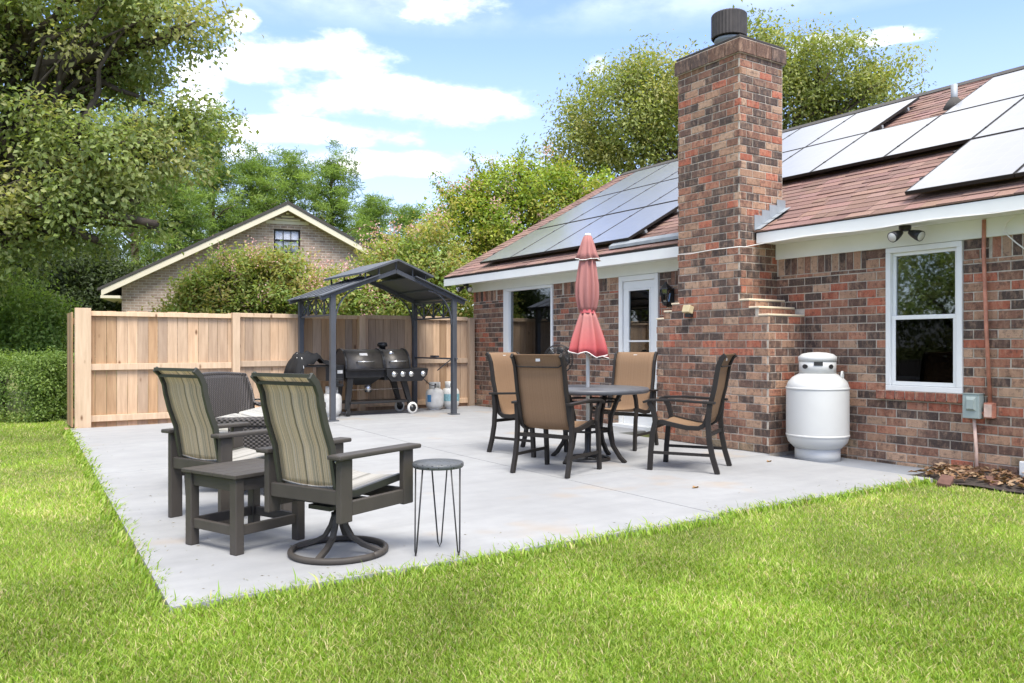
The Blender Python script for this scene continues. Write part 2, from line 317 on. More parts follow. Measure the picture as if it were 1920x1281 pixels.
M['leaf'] = mat_leaf('leaf', 0.45, 0.5); M['needle'] = mat_leaf('needle', 0.4, 0.6); M['blade'] = mat_leaf('grass_blade', 0.4, 0.5)
M['petal'] = mat_leaf('petal', 0.4, 0.7)
M['litter'] = mat_leaf('dead_leaf', 0.15, 0.8)
M['mulch'] = simple('dark_mulch', (0.045, 0.034, 0.028), 0.95, var=0.5, scale=40, bmp=1.0)
M['earth'] = simple('sandy_earth', (0.30, 0.19, 0.11), 0.95, var=0.4, scale=14, bmp=1.0)
M['paver'] = simple('red_brown_paver', (0.13, 0.066, 0.05), 0.9, var=0.3, scale=12)
def mat_soil():
    m, nt, b = new_mat('lawn_soil'); v = coords(nt)
    nt.links.new(ramp(nt, noise(nt, v, 1.2, 6), [(0.3, (0.10, 0.125, 0.03)), (0.7, (0.18, 0.19, 0.05))]), b.inputs['Base Color'])
    b.inputs['Roughness'].default_value = 0.95; bump(nt, noise(nt, v, 60, 3), 0.8, 0.02, b); return m
M['soil'] = mat_soil()
def mat_panel():
    m, nt, b = new_mat('solar_cells'); tc = nd(nt, 'ShaderNodeTexCoord')
    br = nd(nt, 'ShaderNodeTexBrick', offset=0.0); mp = nd(nt, 'ShaderNodeMapping'); nt.links.new(tc.outputs['Object'], mp.inputs[0]); nt.links.new(mp.outputs[0], br.inputs['Vector'])
    br.inputs['Scale'].default_value = 1.0; br.inputs['Brick Width'].default_value = 0.16; br.inputs['Row Height'].default_value = 0.16; br.inputs['Mortar Size'].default_value = 0.0018
    br.inputs['Color1'].default_value = (0.10, 0.105, 0.13, 1); br.inputs['Color2'].default_value = (0.115, 0.12, 0.145, 1); br.inputs['Mortar'].default_value = (0.17, 0.17, 0.185, 1)
    nt.links.new(br.outputs['Color'], b.inputs['Base Color']); b.inputs['Roughness'].default_value = 0.3
    b.inputs['Specular IOR Level'].default_value = 0.9; b.inputs['Coat Weight'].default_value = 1.0; b.inputs['Coat Roughness'].default_value = 0.22; b.inputs['Coat IOR'].default_value = 1.7
    return m
M['panel'] = mat_panel()

# ------------------------------------------------------------------ mesh helpers
def tag(o, label=None, cat=None, group=None, kind=None):
    if label: o['label'] = label
    if cat: o['category'] = cat
    if group: o['group'] = group
    if kind: o['kind'] = kind
    return o
def empty(name, loc=(0, 0, 0), rz=0.0, **kw):
    o = bpy.data.objects.new(name, None); C.objects.link(o); o.location = loc; o.rotation_euler = (0, 0, rz); o.empty_display_size = 0.1
    return tag(o, **kw)
def link(name, me, mat, parent=None, **kw):
    if mat is not None: me.materials.append(M[mat] if isinstance(mat, str) else mat)
    o = bpy.data.objects.new(name, me); C.objects.link(o)
    if parent is not None: o.parent = parent
    return tag(o, **kw)

class MB:
    def __init__(s): s.v = []; s.f = []; s.sm = []
    def add(s, vs_, fs, smooth=False):
        b = len(s.v); s.v += [tuple(map(float, p)) for p in vs_]; s.f += [tuple(i + b for i in f) for f in fs]; s.sm += [smooth] * len(fs); return s
    def box(s, lo, hi, rot=None, piv=None):
        x0, y0, z0 = lo; x1, y1, z1 = hi
        vs_ = [(x0, y0, z0), (x1, y0, z0), (x1, y1, z0), (x0, y1, z0), (x0, y0, z1), (x1, y0, z1), (x1, y1, z1), (x0, y1, z1)]
        if rot is not None:
            p = Vector(piv if piv is not None else [(a + b_) / 2 for a, b_ in zip(lo, hi)]); vs_ = [tuple(rot @ (Vector(q) - p) + p) for q in vs_]
        return s.add(vs_, [(0, 3, 2, 1), (4, 5, 6, 7), (0, 1, 5, 4), (1, 2, 6, 5), (2, 3, 7, 6), (3, 0, 4, 7)])
    def bar(s, a, b_, w, h, upv=(0, 0, 1)):
        """rectangular bar from a to b, w across, h along up"""
        a = Vector(a); b_ = Vector(b_); d = (b_ - a).normalized(); u = Vector(upv)
        sx = d.cross(u)
        if sx.length < 1e-4: sx = d.cross(Vector((1, 0, 0)))
        sx.normalize(); uy = sx.cross(d).normalized(); vs_ = []
        for p in (a, b_):
            for i, j in ((-1, -1), (1, -1), (1, 1), (-1, 1)): vs_.append(p + sx * (w / 2 * i) + uy * (h / 2 * j))
        return s.add(vs_, [(0, 1, 2, 3), (7, 6, 5, 4), (0, 4, 5, 1), (1, 5, 6, 2), (2, 6, 7, 3), (3, 7, 4, 0)])
    def strip(s, pts, w, h, side=(1, 0, 0)):
        """rectangular section swept along pts; 'side' is the constant width direction"""
        sd_ = Vector(side).normalized(); P = [Vector(p) for p in pts]; n = len(P); vs_ = []
        for i in range(n):
            t = (P[min(i + 1, n - 1)] - P[max(i - 1, 0)]).normalized(); nn = t.cross(sd_).normalized()
            for a, b_ in ((-1, -1), (1, -1), (1, 1), (-1, 1)): vs_.append(P[i] + sd_ * (w / 2 * a) + nn * (h / 2 * b_))
        fs = []
        for i in range(n - 1):
            for k in range(4): fs.append((4 * i + k, 4 * i + (k + 1) % 4, 4 * i + 4 + (k + 1) % 4, 4 * i + 4 + k))
        fs += [(3, 2, 1, 0), tuple(4 * (n - 1) + k for k in range(4))]
        return s.add(vs_, fs)
    def tube(s, pts, r, seg=8, smooth=True):
        P = [Vector(p) for p in pts]; n = len(P); rr = r if isinstance(r, (list, tuple)) else [r] * n; vs_ = []
        prev = None
        for i in range(n):
            t = (P[min(i + 1, n - 1)] - P[max(i - 1, 0)]).normalized()
            a = t.cross(Vector((0, 0, 1))) if prev is None else prev - t * prev.dot(t)
            if a.length < 1e-3: a = t.cross(Vector((1, 0, 0)))
            a.normalize(); prev = a; b_ = t.cross(a)
            for k in range(seg): th = 2 * math.pi * k / seg; vs_.append(P[i] + (a * math.cos(th) + b_ * math.sin(th)) * rr[i])
        fs = []
        for i in range(n - 1):
            for k in range(seg): fs.append((seg * i + k, seg * i + (k + 1) % seg, seg * i + seg + (k + 1) % seg, seg * i + seg + k))
        fs += [tuple(range(seg))[::-1], tuple(seg * (n - 1) + k for k in range(seg))]
        return s.add(vs_, fs, smooth)
    def lathe(s, prof, c=(0, 0, 0), seg=24, smooth=True, axis='z', cap=True):
        vs_ = []; n = len(prof)
        for r, z in prof:
            for k in range(seg):
                th = 2 * math.pi * k / seg; p = (r * math.cos(th), r * math.sin(th), z)
                if axis == 'y': p = (p[0], z, p[1])
                if axis == 'x': p = (z, p[0], p[1])
                vs_.append((c[0] + p[0], c[1] + p[1], c[2] + p[2]))
        fs = []
        for i in range(n - 1):
            for k in range(seg): fs.append((seg * i + k, seg * i + (k + 1) % seg, seg * i + seg + (k + 1) % seg, seg * i + seg + k))
        if cap and prof[0][0] > 1e-4: fs.append(tuple(range(seg))[::-1])
        if cap and prof[-1][0] > 1e-4: fs.append(tuple(seg * (n - 1) + k for k in range(seg)))
        return s.add(vs_, fs, smooth)
    def prism(s, poly, d, ext):
        """poly: list of 3D points, extruded by vector d"""
        n = len(poly); d = Vector(d); vs_ = [Vector(p) for p in poly] + [Vector(p) + d for p in poly]
        fs = [tuple(range(n))[::-1], tuple(range(n, 2 * n))] + [(i, (i + 1) % n, n + (i + 1) % n, n + i) for i in range(n)]
        return s.add(vs_, fs)
    def sheet(s, rows, smooth=True):
        """rows of points (equal length) as a grid"""
        n = len(rows); m = len(rows[0]); vs_ = [p for r in rows for p in r]
        return s.add(vs_, [(i * m + j, i * m + j + 1, (i + 1) * m + j + 1, (i + 1) * m + j) for i in range(n - 1) for j in range(m - 1)], smooth)
    def mesh(s, name):
        me = bpy.data.meshes.new(name); me.from_pydata(s.v, [], s.f); me.update()
        if any(s.sm): me.polygons.foreach_set('use_smooth', s.sm)
        return me
    def build(s, name, mat, parent=None, bevel=0, solid=0, **kw):
        o = link(name, s.mesh(name), mat, parent, **kw)
        if solid: md = o.modifiers.new('s', 'SOLIDIFY'); md.thickness = solid; md.offset = 0
        if bevel: md = o.modifiers.new('b', 'BEVEL'); md.width = bevel; md.segments = 2; md.limit_method = 'ANGLE'; md.angle_limit = R_(40)
        return o
def np_mesh(name, V, F, col=None, smooth=False):
    """V (n,3), F (m,k) arrays -> mesh; col (n,3) as point colour 'Col'"""
    me = bpy.data.meshes.new(name); k = F.shape[1]
    me.vertices.add(len(V)); me.vertices.foreach_set('co', np.ascontiguousarray(V, np.float32).ravel())
    me.loops.add(F.size); me.loops.foreach_set('vertex_index', np.ascontiguousarray(F, np.int32).ravel())
    me.polygons.add(len(F)); me.polygons.foreach_set('loop_start', np.arange(0, F.size, k, dtype=np.int32))
    if smooth: me.polygons.foreach_set('use_smooth', np.ones(len(F), bool))
    if col is not None:
        a = me.color_attributes.new('Col', 'FLOAT_COLOR', 'POINT')
        a.data.foreach_set('color', np.ascontiguousarray(np.c_[col, np.ones(len(col))], np.float32).ravel())
    me.update(calc_edges=True); return me
def copy_tree(o, parent=None):
    c = o.copy(); C.objects.link(c)
    if parent is not None: c.parent = parent
    for ch in list(o.children): copy_tree(ch, c)
    return c
def rotz(a): return Matrix.Rotation(a, 3, 'Z')

# ================================================================== SETTING
XW = 7.62          # facade plane
YF = 12.86         # fence plane
HX0, HY0, HY1 = 7.62, -2.0, 12.87
# lawn: one sheet to the horizon
g = MB(); n_ = 60
xs = np.concatenate([np.linspace(-400, -20, 6), np.linspace(-16, 24, 50), np.linspace(30, 500, 6)])
ys = np.concatenate([np.linspace(-60, -6, 4), np.linspace(-4, 40, 50), np.linspace(46, 800, 8)])
g.sheet([[(x, y, -0.035) for x in xs] for y in ys], smooth=False)
g.build('lawn', 'soil', kind='structure')

# patio: four poured slabs with open control joints
PX = lambda y: 0.70 + 0.34 * (y - 3.73) / 8.7       # left edge drifts a little
JX = float(ong(900, 862)[0]); JY = 8.1; JG = 0.004
patio = empty('patio', (0, 0, 0), kind='structure')
def slab(x0f, x1f, y0, y1):
    nx, ny = 10, 10; rows = []
    for j in range(ny + 1):
        y = y0 + (y1 - y0) * j / ny; a, b_ = x0f(y), x1f(y); rows.append([(a + (b_ - a) * i / nx, y, gz(a + (b_ - a) * i / nx, y)) for i in range(nx + 1)])
    m = MB(); m.sheet(rows, smooth=False)
    rim = rows[0] + [r[-1] for r in rows[1:]] + rows[-1][-2::-1] + [r[0] for r in rows[-2:0:-1]]
    k = len(rim); low = [(x, y, -0.14) for x, y, z in rim]
    m.add(rim + low, [((i + 1) % k, i, k + i, k + (i + 1) % k) for i in range(k)])
    m.build('slab', 'patio', patio)
PR = lambda y: 6.88 if y < 5.66 else 7.60
slab(PX, lambda y: JX - JG, 3.80, JY - JG); slab(PX, lambda y: JX - JG, JY + JG, 12.72)
slab(lambda y: JX + JG, lambda y: 6.90, 3.86, 5.66 - JG); slab(lambda y: JX + JG, lambda y: 6.985, 5.66 + JG, JY - JG); slab(lambda y: JX + JG, lambda y: 7.58, JY + JG, 12.72)
m = MB(); m.box((6.915, 4.15, -0.14), (7.60, 5.68, -0.03)); m.build('tank_pad', 'pad', bevel=0.008, kind='structure')
# bare earth between slab and fence
m = MB(); m.sheet([[(x, y, -0.012 + 0.012 * math.sin(7 * x) * math.sin(23 * x + 9 * y)) for x in np.linspace(1.0, 7.6, 60)] for y in np.linspace(12.6, 13.0, 5)]); m.build('soil_strip', 'earth', kind='structure')
# mulch bed by the wall
m = MB(); xs = np.linspace(6.90, 7.60, 14); ys = np.linspace(0.2, 4.14, 50)
m.sheet([[(x, y, -0.02 + 0.03 * math.sin(9 * x + 3 * y) * math.sin(7 * y) * 0.6 + 0.03 * (x - 6.75)) for x in xs] for y in ys], smooth=False)
m.build('mulch_bed', 'mulch', kind='structure')

# ------------------------------------------------------------------ the brick house
house = empty('brick_house', (XW, 8, 0), label='single storey brick house with chimney, white trim and solar roof', cat='house')
def H(o): o.parent = house; o.matrix_parent_inverse = Matrix.Translation((-XW, -8, 0)); return o
CO, BL, JT = 0.0863, 0.214, 0.011
PAL = [((0.060, 0.042, 0.036), 27), ((0.12, 0.066, 0.049), 20), ((0.225, 0.105, 0.067), 20), ((0.33, 0.138, 0.083), 16), ((0.39, 0.11, 0.06), 9), ((0.365, 0.21, 0.132), 16), ((0.44, 0.285, 0.19), 8)]
_pc = [tuple(0.9 * a + 0.1 * m_ for a, m_ in zip(p[0], (0.20, 0.115, 0.082))) for p in PAL]; _pw = [p[1] for p in PAL]
BR = []       # brick records: (O, u, n, u0, u1, z0, z1, colour, owner)
def bcol(z=1.0):
    if z > 4.1 and random.random() < 0.55: return random.choice([(0.10, 0.062, 0.047), (0.16, 0.085, 0.05), (0.20, 0.105, 0.055)])
    if z < 0.12 and random.random() < 0.3: return random.choice([(0.25, 0.18, 0.115), (0.19, 0.15, 0.10), (0.27, 0.17, 0.115)])
    c = random.choices(_pc, _pw)[0]; k = random.uniform(0.85, 1.18); return tuple(x * k for x in c)
def courses(O, u, n, W, z0, z1, owner, holes=(), flip=0, ends=('in', 'in')):
    O = Vector(O); u = Vector(u); n = Vector(n)
    k = int(round(z0 / CO))
    while True:
        a = k * CO + JT / 2; b_ = (k + 1) * CO - JT / 2
        if k * CO >= z1 - 0.03: break
        b_ = min(b_, z1 - 0.004)
        par = (k + flip) % 2
        s0 = {'in': 0.0, 'out': -0.006 if par == 0 else 0.022}[ends[0]]; s1 = {'in': W, 'out': W + 0.006 if par == 0 else W - 0.022}[ends[1]]
        x = s0; first = True
        spans = [(s0, s1)]
        for (h0, h1, hz0, hz1) in holes:
            if hz0 < b_ - 0.01 and hz1 > a + 0.01:
                ns = []
                for p, q in spans:
                    if h1 <= p or h0 >= q: ns.append((p, q)); continue
                    if h0 > p: ns.append((p, h0))
                    if h1 < q: ns.append((h1, q))
                spans = ns
        for p, q in spans:
            # running bond on a global grid
            off = 0.0 if par == 0 else BL / 2
            g0 = math.floor((p - off) / BL) * BL + off
            while g0 < q - 1e-6:
                c0 = max(p, g0) + (JT / 2 if g0 > p + 1e-6 else 0); c1 = min(q, g0 + BL) - (JT / 2 if g0 + BL < q - 1e-6 else 0)
                if c1 - c0 > 0.018: BR.append((O, u, n, c0, c1, a, b_, bcol(a), owner))
                g0 += BL
        k += 1
def brick_vf(r, jit=True):
    O, u, n, u0, u1, z0, z1, col, ow = r
    pr = 0.006 + (random.uniform(-0.002, 0.003)); c = 0.004; z = Vector((0, 0, 1)); P = []
    for (d, ins) in ((-0.02, 0), (pr - 0.003, 0), (pr, c)):
        for a, b_ in ((u0 + ins, z0 + ins), (u1 - ins, z0 + ins), (u1 - ins, z1 - ins), (u0 + ins, z1 - ins)):
            j = random.uniform(-0.0015, 0.0015) if d > 0 else 0
            P.append(O + u * (a + j) + z * (b_ + j) + n * d)
    F = [(8, 9, 10, 11)]
    for l in (0, 4):
        for k in range(4): F.append((l + k, l + (k + 1) % 4, l + 4 + (k + 1) % 4, l + 4 + k))
    return P, F
def emit_bricks(recs, parents, limit=300):
    sc = []
    for i, r in enumerate(recs):
        O, u, n, u0, u1, z0, z1, col, ow = r
        c = O + u * ((u0 + u1) / 2) + Vector((0, 0, (z0 + z1) / 2)); x, y, Z = proj(c); vd = Vector(EYE) - c
        face = n.dot(vd.normalized()) if Z > 0 else -1
        s = (u1 - u0) * (z1 - z0) * face / (Z * Z) if (face > 0 and -10 < x < 1930 and -10 < y < 1290) else -1
        if 1465 < x < 1590 and 660 < y < 870: s *= 0.01            # behind the white tank
        sc.append(s)
    order = sorted(range(len(recs)), key=lambda i: -sc[i]); single = set(i for i in order[:limit] if sc[i] > 0)
    joined = {}
    for i, r in enumerate(recs):
        P, F = brick_vf(r); flipn = r[1].cross(Vector((0, 0, 1))).dot(r[2]) < 0
        if flipn: F = [f[::-1] for f in F]
        if i in single:
            c = sum(P, Vector()) / len(P)
            me = bpy.data.meshes.new('brick'); me.from_pydata([p - c for p in P], [], F); me.update()
            at = me.color_attributes.new('Col', 'FLOAT_COLOR', 'POINT'); at.data.foreach_set('color', list((*r[7], 1.0)) * len(P))
            o = link('brick', me, 'brick', parents[r[8]]); o.location = c - parents[r[8]].matrix_world.translation if False else c - Vector(PO[r[8]])
        else:
            V, Fs, Cc = joined.setdefault(r[8], ([], [], [])); b_ = len(V); V += [tuple(p) for p in P]; Fs += [tuple(q + b_ for q in f) for f in F]; Cc += [r[7]] * len(P)
    for ow, (V, Fs, Cc) in joined.items():
        me = bpy.data.meshes.new('brickwork'); me.from_pydata([tuple(Vector(p) - Vector(PO[ow])) for p in V], [], Fs); me.update()
        at = me.color_attributes.new('Col', 'FLOAT_COLOR', 'POINT'); at.data.foreach_set('color', np.c_[np.array(Cc), np.ones(len(Cc))].astype(np.float32).ravel())
        link('brickwork', me, 'brick', parents[ow], kind='stuff')

# openings on the facade (Y0, Y1, z0, z1)
def opening(xl, yt, xr, yb):
    a = onX(xl, yt, XW); b_ = onX(xr, yb, XW); return (float(b_[1]), float(a[1]), float(b_[2]), float(a[2]))
ZFR = 2.125                                   # underside of the frieze board
w1 = opening(1663, 460, 1807, 738); w1 = (w1[0], w1[1], w1[2], ZFR)
w2 = (float(onX(1038, 600, XW)[1]), float(onX(946, 600, XW)[1]), 0.50, ZFR)
dr = (float(onX(1237, 600, XW)[1]), float(onX(1163, 600, XW)[1]), 0.03, ZFR)
HOLES = [w1, w2, dr]
# wall core (mortar) around the openings, 0.2 thick, from piers and panels
wall = MB(); ysplit = [HY0] + sorted(sum([[h[0], h[1]] for h in HOLES], [])) + [HY1]
TOPW = 2.45
for i in range(len(ysplit) - 1):
    a, b_ = ysplit[i], ysplit[i + 1]; hole = [h for h in HOLES if abs(h[0] - a) < 1e-6]
    if hole:
        h = hole[0]
        if h[2] > 0.1: wall.box((XW, a, -0.15), (XW + 0.2, b_, h[2]))
        wall.box((XW, a, h[3] - 0.002), (XW + 0.2, b_, TOPW))
    else: wall.box((XW, a, -0.15), (XW + 0.2, b_, TOPW))
# end and back walls
wall.box((XW + 0.2, HY1 - 0.2, -0.15), (15.5, HY1, TOPW)); wall.box((XW + 0.2, HY0, -0.15), (15.5, HY0 + 0.2, TOPW)); wall.box((15.5, HY0, -0.15), (15.7, HY1, TOPW))
wall.prism([(XW + 0.1, HY1 - 0.1, TOPW), (15.6, HY1 - 0.1, TOPW), (11.66, HY1 - 0.1, 4.6)], (0, -0.1, 0), 0)
wall.prism([(XW + 0.1, HY0 + 0.1, TOPW), (15.6, HY0 + 0.1, TOPW), (11.66, HY0 + 0.1, 4.6)], (0, 0.1, 0), 0)
wall_o = H(wall.build('wall', 'mortar'))
rm = MB(); rm.box((8.6, HY0 + 0.3, 0.0), (8.65, HY1 - 0.3, 2.4)); rm.box((XW + 0.21, HY0 + 0.3, 0.0), (8.6, HY1 - 0.3, 0.02)); rm.box((XW + 0.21, HY0 + 0.3, 2.38), (8.6, HY1 - 0.3, 2.4))
H(rm.build('interior_partition', 'room'))
YB0 = 2.4
soldier_z = ZFR - 0.187
courses((XW, HY1, 0), (0, -1, 0), (-1, 0, 0), HY1 - YB0, -CO, soldier_z, 'wall', [(HY1 - h[1], HY1 - h[0], h[2], h[3]) for h in HOLES] + [(HY1 - 7.36, HY1 - 5.70, -1, 1.5), (HY1 - 7.0, HY1 - 6.1, 1.5, 3)], ends=('out', 'in'))
# soldier course under the frieze; stacked courses beside the openings
u_ = 0.0; W_ = HY1 - YB0; sw = CO
holesU = [(HY1 - h[1] - 0.23, HY1 - h[0] + 0.23) for h in HOLES] + [(HY1 - 7.02, HY1 - 6.08)]
while u_ < W_:
    if not any(a - 0.01 < u_ + sw / 2 < b_ + 0.01 for a, b_ in holesU):
        BR.append((Vector((XW, HY1, 0)), Vector((0, -1, 0)), Vector((-1, 0, 0)), u_ + JT / 2, u_ + sw - JT / 2, soldier_z + JT / 2, ZFR + 0.01, bcol(), 'wall'))
    u_ += sw
for (a, b_) in holesU[:3]:
    for (p, q) in ((a, a + 0.23), (b_ - 0.23, b_)):
        for k in range(2):
            z0 = soldier_z + k * 0.0935
            BR.append((Vector((XW, HY1, 0)), Vector((0, -1, 0)), Vector((-1, 0, 0)), p + JT / 2, q - JT / 2 if k else p + (q - p) * 0.62, z0 + JT / 2, z0 + 0.0935 - JT / 2, bcol(), 'wall'))
            if not k: BR.append((Vector((XW, HY1, 0)), Vector((0, -1, 0)), Vector((-1, 0, 0)), p + (q - p) * 0.62 + JT, q - JT / 2, z0 + JT / 2, z0 + 0.0935 - JT / 2, bcol(), 'wall'))
# sill of the near window: headers laid on edge, sloping proud
PO = {'wall': (0, 0, 0), 'chimney': (7.3, 6.55, 0), 'sill': (0, 0, 0)}
sill = H(MB().box((XW - 0.045, w1[0] - 0.06, w1[2] - 0.075), (XW + 0.05, w1[1] + 0.08, w1[2] - 0.004)).build('brick_sill', 'mortar'))
ns = 9; wS = (w1[1] + 0.09 - (w1[0] - 0.07)) / ns
for i in range(ns):
    y1 = w1[1] + 0.09 - i * wS
    BR.append((Vector((XW - 0.05, y1, 0)), Vector((0, -1, 0)), Vector((-1, 0, 0)), JT / 2, wS - JT / 2, w1[2] - 0.088, w1[2] - 0.006, random.choice([(0.29, 0.085, 0.05), (0.25, 0.08, 0.05), (0.21, 0.075, 0.055)]), 'sill'))

# chimney core and bricks
CX, CB = 7.0, 7.72
cy0, cy1, by0, by1 = 6.08, 7.015, 5.69, 7.38
SZ = [1.467, 1.553, 1.64]                      # three shoulder steps
ch = MB(); ch.box((CX, by0, -0.14), (XW - 0.001, by1, SZ[0])); st = (cy0 - by0) / 3
for i in range(2): ch.box((CX, by0 + st * (i + 1), SZ[i]), (XW - 0.001, by1 - st * (i + 1), SZ[i + 1]))
ch.box((CX, cy0, SZ[2]), (CB, cy1, 4.42))
chim = MB(); chim.v = [tuple(Vector(p) - Vector(PO['chimney'])) for p in ch.v]; chim.f = ch.f; chim.sm = ch.sm
chim_o = H(chim.build('chimney', 'mortar')); chim_o.location = PO['chimney']
def ch_face(y0, y1, z0, z1, xb):
    courses((CX, y1, 0), (0, -1, 0), (-1, 0, 0), y1 - y0, z0, z1, 'chimney', flip=0, ends=('out', 'out'))
    courses((CX, y0, 0), (1, 0, 0), (0, -1, 0), xb - CX, z0, z1, 'chimney', flip=1, ends=('out', 'in'))
    courses((xb, y1, 0), (-1, 0, 0), (0, 1, 0), xb - CX, z0, z1, 'chimney', flip=1, ends=('in', 'out'))
ch_face(by0, by1, 0, SZ[0], XW - 0.02)
for i in range(2): ch_face(by0 + st * (i + 1), by1 - st * (i + 1), SZ[i], SZ[i + 1], XW - 0.02)
ch_face(cy0, cy1, SZ[2], 4.38, CB - 0.01)
courses((CB, cy0, 0), (0, 1, 0), (1, 0, 0), cy1 - cy0, 2.6, 4.38, 'chimney', flip=0, ends=('out', 'out'))
# corbelled top: two proud courses
tp = MB(); e = 0.028; c0 = Vector(PO['chimney'])
tp.box(tuple(Vector((CX - e + 0.006, cy0 - e + 0.006, 4.372)) - c0), tuple(Vector((CB + e - 0.006, cy1 + e - 0.006, 4.54)) - c0))
tp.build('corbel', 'mortar', chim_o)
for (O, u, n, W) in (((CX - e, cy1 + e, 0), (0, -1, 0), (-1, 0, 0), cy1 - cy0 + 2 * e), ((CX - e, cy0 - e, 0), (1, 0, 0), (0, -1, 0), CB - CX + 2 * e)):
    x = 0; i = 0
    while x < W - 0.03:
        L_ = min(0.26, W - x); BR.append((Vector(O), Vector(u), Vector(n), x + (0.022 if (x == 0 and u[0]) else -0.006 if x == 0 else JT / 2), x + L_ - (JT / 2 if x + L_ < W - 0.01 else -0.005), 4.378, 4.53, random.choice([(0.11, 0.062, 0.045), (0.085, 0.055, 0.045), (0.14, 0.075, 0.05)]), 'chimney')); x += L_
m = MB(); m.box((CX - 0.02 - c0.x, cy0 - 0.02 - c0.y, 4.54), (CB + 0.02 - c0.x, cy1 + 0.02 - c0.y, 4.575)); m.build('crown', 'pot', chim_o, bevel=0.01)
# shoulder caps of cream mortar
for s in range(3):
    for sgn in (0, 1):
        ya = by0 + st * s if sgn == 0 else by1 - st * (s + 1); m = MB()
        m.box((CX - 0.012 - c0.x, ya - (0.012 if sgn == 0 else -0.004) - c0.y, SZ[s] + 0.001), (XW - 0.03 - c0.x, ya + st - (-0.004 if sgn == 0 else -0.012) - 0.008 - c0.y, SZ[s] + 0.022))
        m.build('mortar_cap', 'shoulder', chim_o, bevel=0.005)
# flue and ribbed metal cap
fc = Vector((7.36, 6.55, 0)) - c0
m = MB(); m.lathe([(0.15, 4.57), (0.15, 4.70), (0.17, 4.71), (0.17, 4.74), (0.14, 4.745)], (fc.x, fc.y, 0), 28); m.build('flue', 'galv', chim_o)
m = MB(); seg = 64; prof = [(0.19, 4.745), (0.205, 4.755), (0.205, 5.02), (0.19, 5.035), (0.0, 5.05)]; vs_ = []
for r, z in prof:
    for k in range(seg): th = 2 * math.pi * k / seg; rr = r * (1 - (0.03 if k % 2 else 0) * (1 if r > 0.1 else 0)); vs_.append((fc.x + rr * math.cos(th), fc.y + rr * math.sin(th), z))
m.add(vs_, [(seg * i + k, seg * i + (k + 1) % seg, seg * i + seg + (k + 1) % seg, seg * i + seg + k) for i in range(4) for k in range(seg)])
m.build('chimney_cap', 'pot', chim_o)
# stepped flashing on the near side of the chimney
EX, EZ, PM = 7.25, 2.43, 0.5537                # eave line and pitch
def roofz(x): return EZ + PM * (x - EX)
fl = MB()
for i in range(4):
    xa = 7.23 + i * 0.125; xb = xa + 0.15
    fl.add([(xa, cy0 - 0.012 - i * 0.0015, roofz(xa) - 0.02), (xb, cy0 - 0.012 - i * 0.0015, roofz(xb) - 0.02), (xb, cy0 - 0.012 - i * 0.0015, roofz(xa) + 0.19), (xa, cy0 - 0.012 - i * 0.0015, roofz(xa) + 0.19)], [(0, 1, 2, 3)])
    fl.add([(xa, cy0 - 0.012, roofz(xa) + 0.022), (xb, cy0 - 0.012, roofz(xb) + 0.022), (xb, cy0 - 0.09, roofz(xb) + 0.022), (xa, cy0 - 0.09, roofz(xa) + 0.022)], [(0, 1, 2, 3)])
H(fl.build('step_flashing', 'galv', solid=0.002))
emit_bricks(BR, {'wall': wall_o, 'chimney': chim_o, 'sill': sill})

# roof: deck, two slopes, then shingles on the street side
RX, RY0, RY1 = 11.66, HY0 - 0.4, 13.32; RZ = roofz(RX); BX = 2 * RX - EX
roof = MB(); T = 0.05
roof.prism([(EX, RY0, EZ - 0.012), (RX, RY0, RZ - 0.012), (BX, RY0, EZ - 0.012), (BX, RY0, EZ - 0.012 - T), (RX, RY0, RZ - 0.012 - T), (EX, RY0, EZ - 0.012 - T)], (0, RY1 - RY0, 0), 0)
roof_o = H(roof.build('roof', 'dark_roof'))
SL = math.hypot(RX - EX, RZ - EZ); ux = (RX - EX) / SL; uz = (RZ - EZ) / SL
V = []; F = []; Cc = []; recs = []
rows = int(SL / 0.135); BASEC = np.array([0.26, 0.155, 0.125])
srng = random.Random(3)
for r in range(rows + 1):
    s0 = r * 0.135 - 0.02; y = RY0 - srng.random() * 0.3
    while y < RY1:
        w = srng.choice([0.16, 0.22, 0.28, 0.33]); ya = max(y, RY0); yb = min(y + w - 0.004, RY1); y += w
        if yb - ya < 0.03 or yb < 1.5: continue
        s1 = min(s0 + 0.20, SL)
        ymid = (ya + yb) / 2
        if cy0 - 0.02 < ymid < cy1 + 0.02 and EX + s0 * ux < CB: continue
        lift = srng.choice([0.007, 0.007, 0.013])
        col = BASEC * srng.uniform(0.72, 1.25) * np.array([1, srng.uniform(0.93, 1.06), srng.uniform(0.92, 1.08)])
        recs.append((s0, s1, ya, yb, lift, col))
def shingle_vf(q):
    s0, s1, ya, yb, lf, col = q; nx, nz = -uz, ux
    def P(s, y, o): return (EX + s * ux + nx * o, y, EZ + s * uz + nz * o - 0.012)
    return [P(s0, ya, lf + 0.006), P(s0, yb, lf + 0.006), P(s1, yb, 0.004), P(s1, ya, 0.004), P(s0, ya, 0.001), P(s0, yb, 0.001)], [(0, 3, 2, 1), (0, 1, 5, 4), (0, 4, 3), (1, 2, 5)]
def sscore(q):
    c = np.array([EX + (q[0] + 0.07) * ux, (q[2] + q[3]) / 2, EZ + (q[0] + 0.07) * uz]); x, y, Z = proj(c)
    if Z < 0 or not (0 < x < 1920 and 0 < y < 1281): return -1
    if 1265 < x < 1475 or c[1] > cy0: return 0.0001
    n = np.array([-uz, 0, ux]); d = (EYE - c); d /= np.linalg.norm(d); return (q[3] - q[2]) * max(0, n @ d) / (Z * Z) * (0.05 if (c[1] < 5.38 and q[0] > 1.5) or (c[1] < 4.4 and q[0] > .1) else 1)
order = sorted(range(len(recs)), key=lambda i: -sscore(recs[i])); big = set(order[:300])
jv, jf, jc = [], [], []
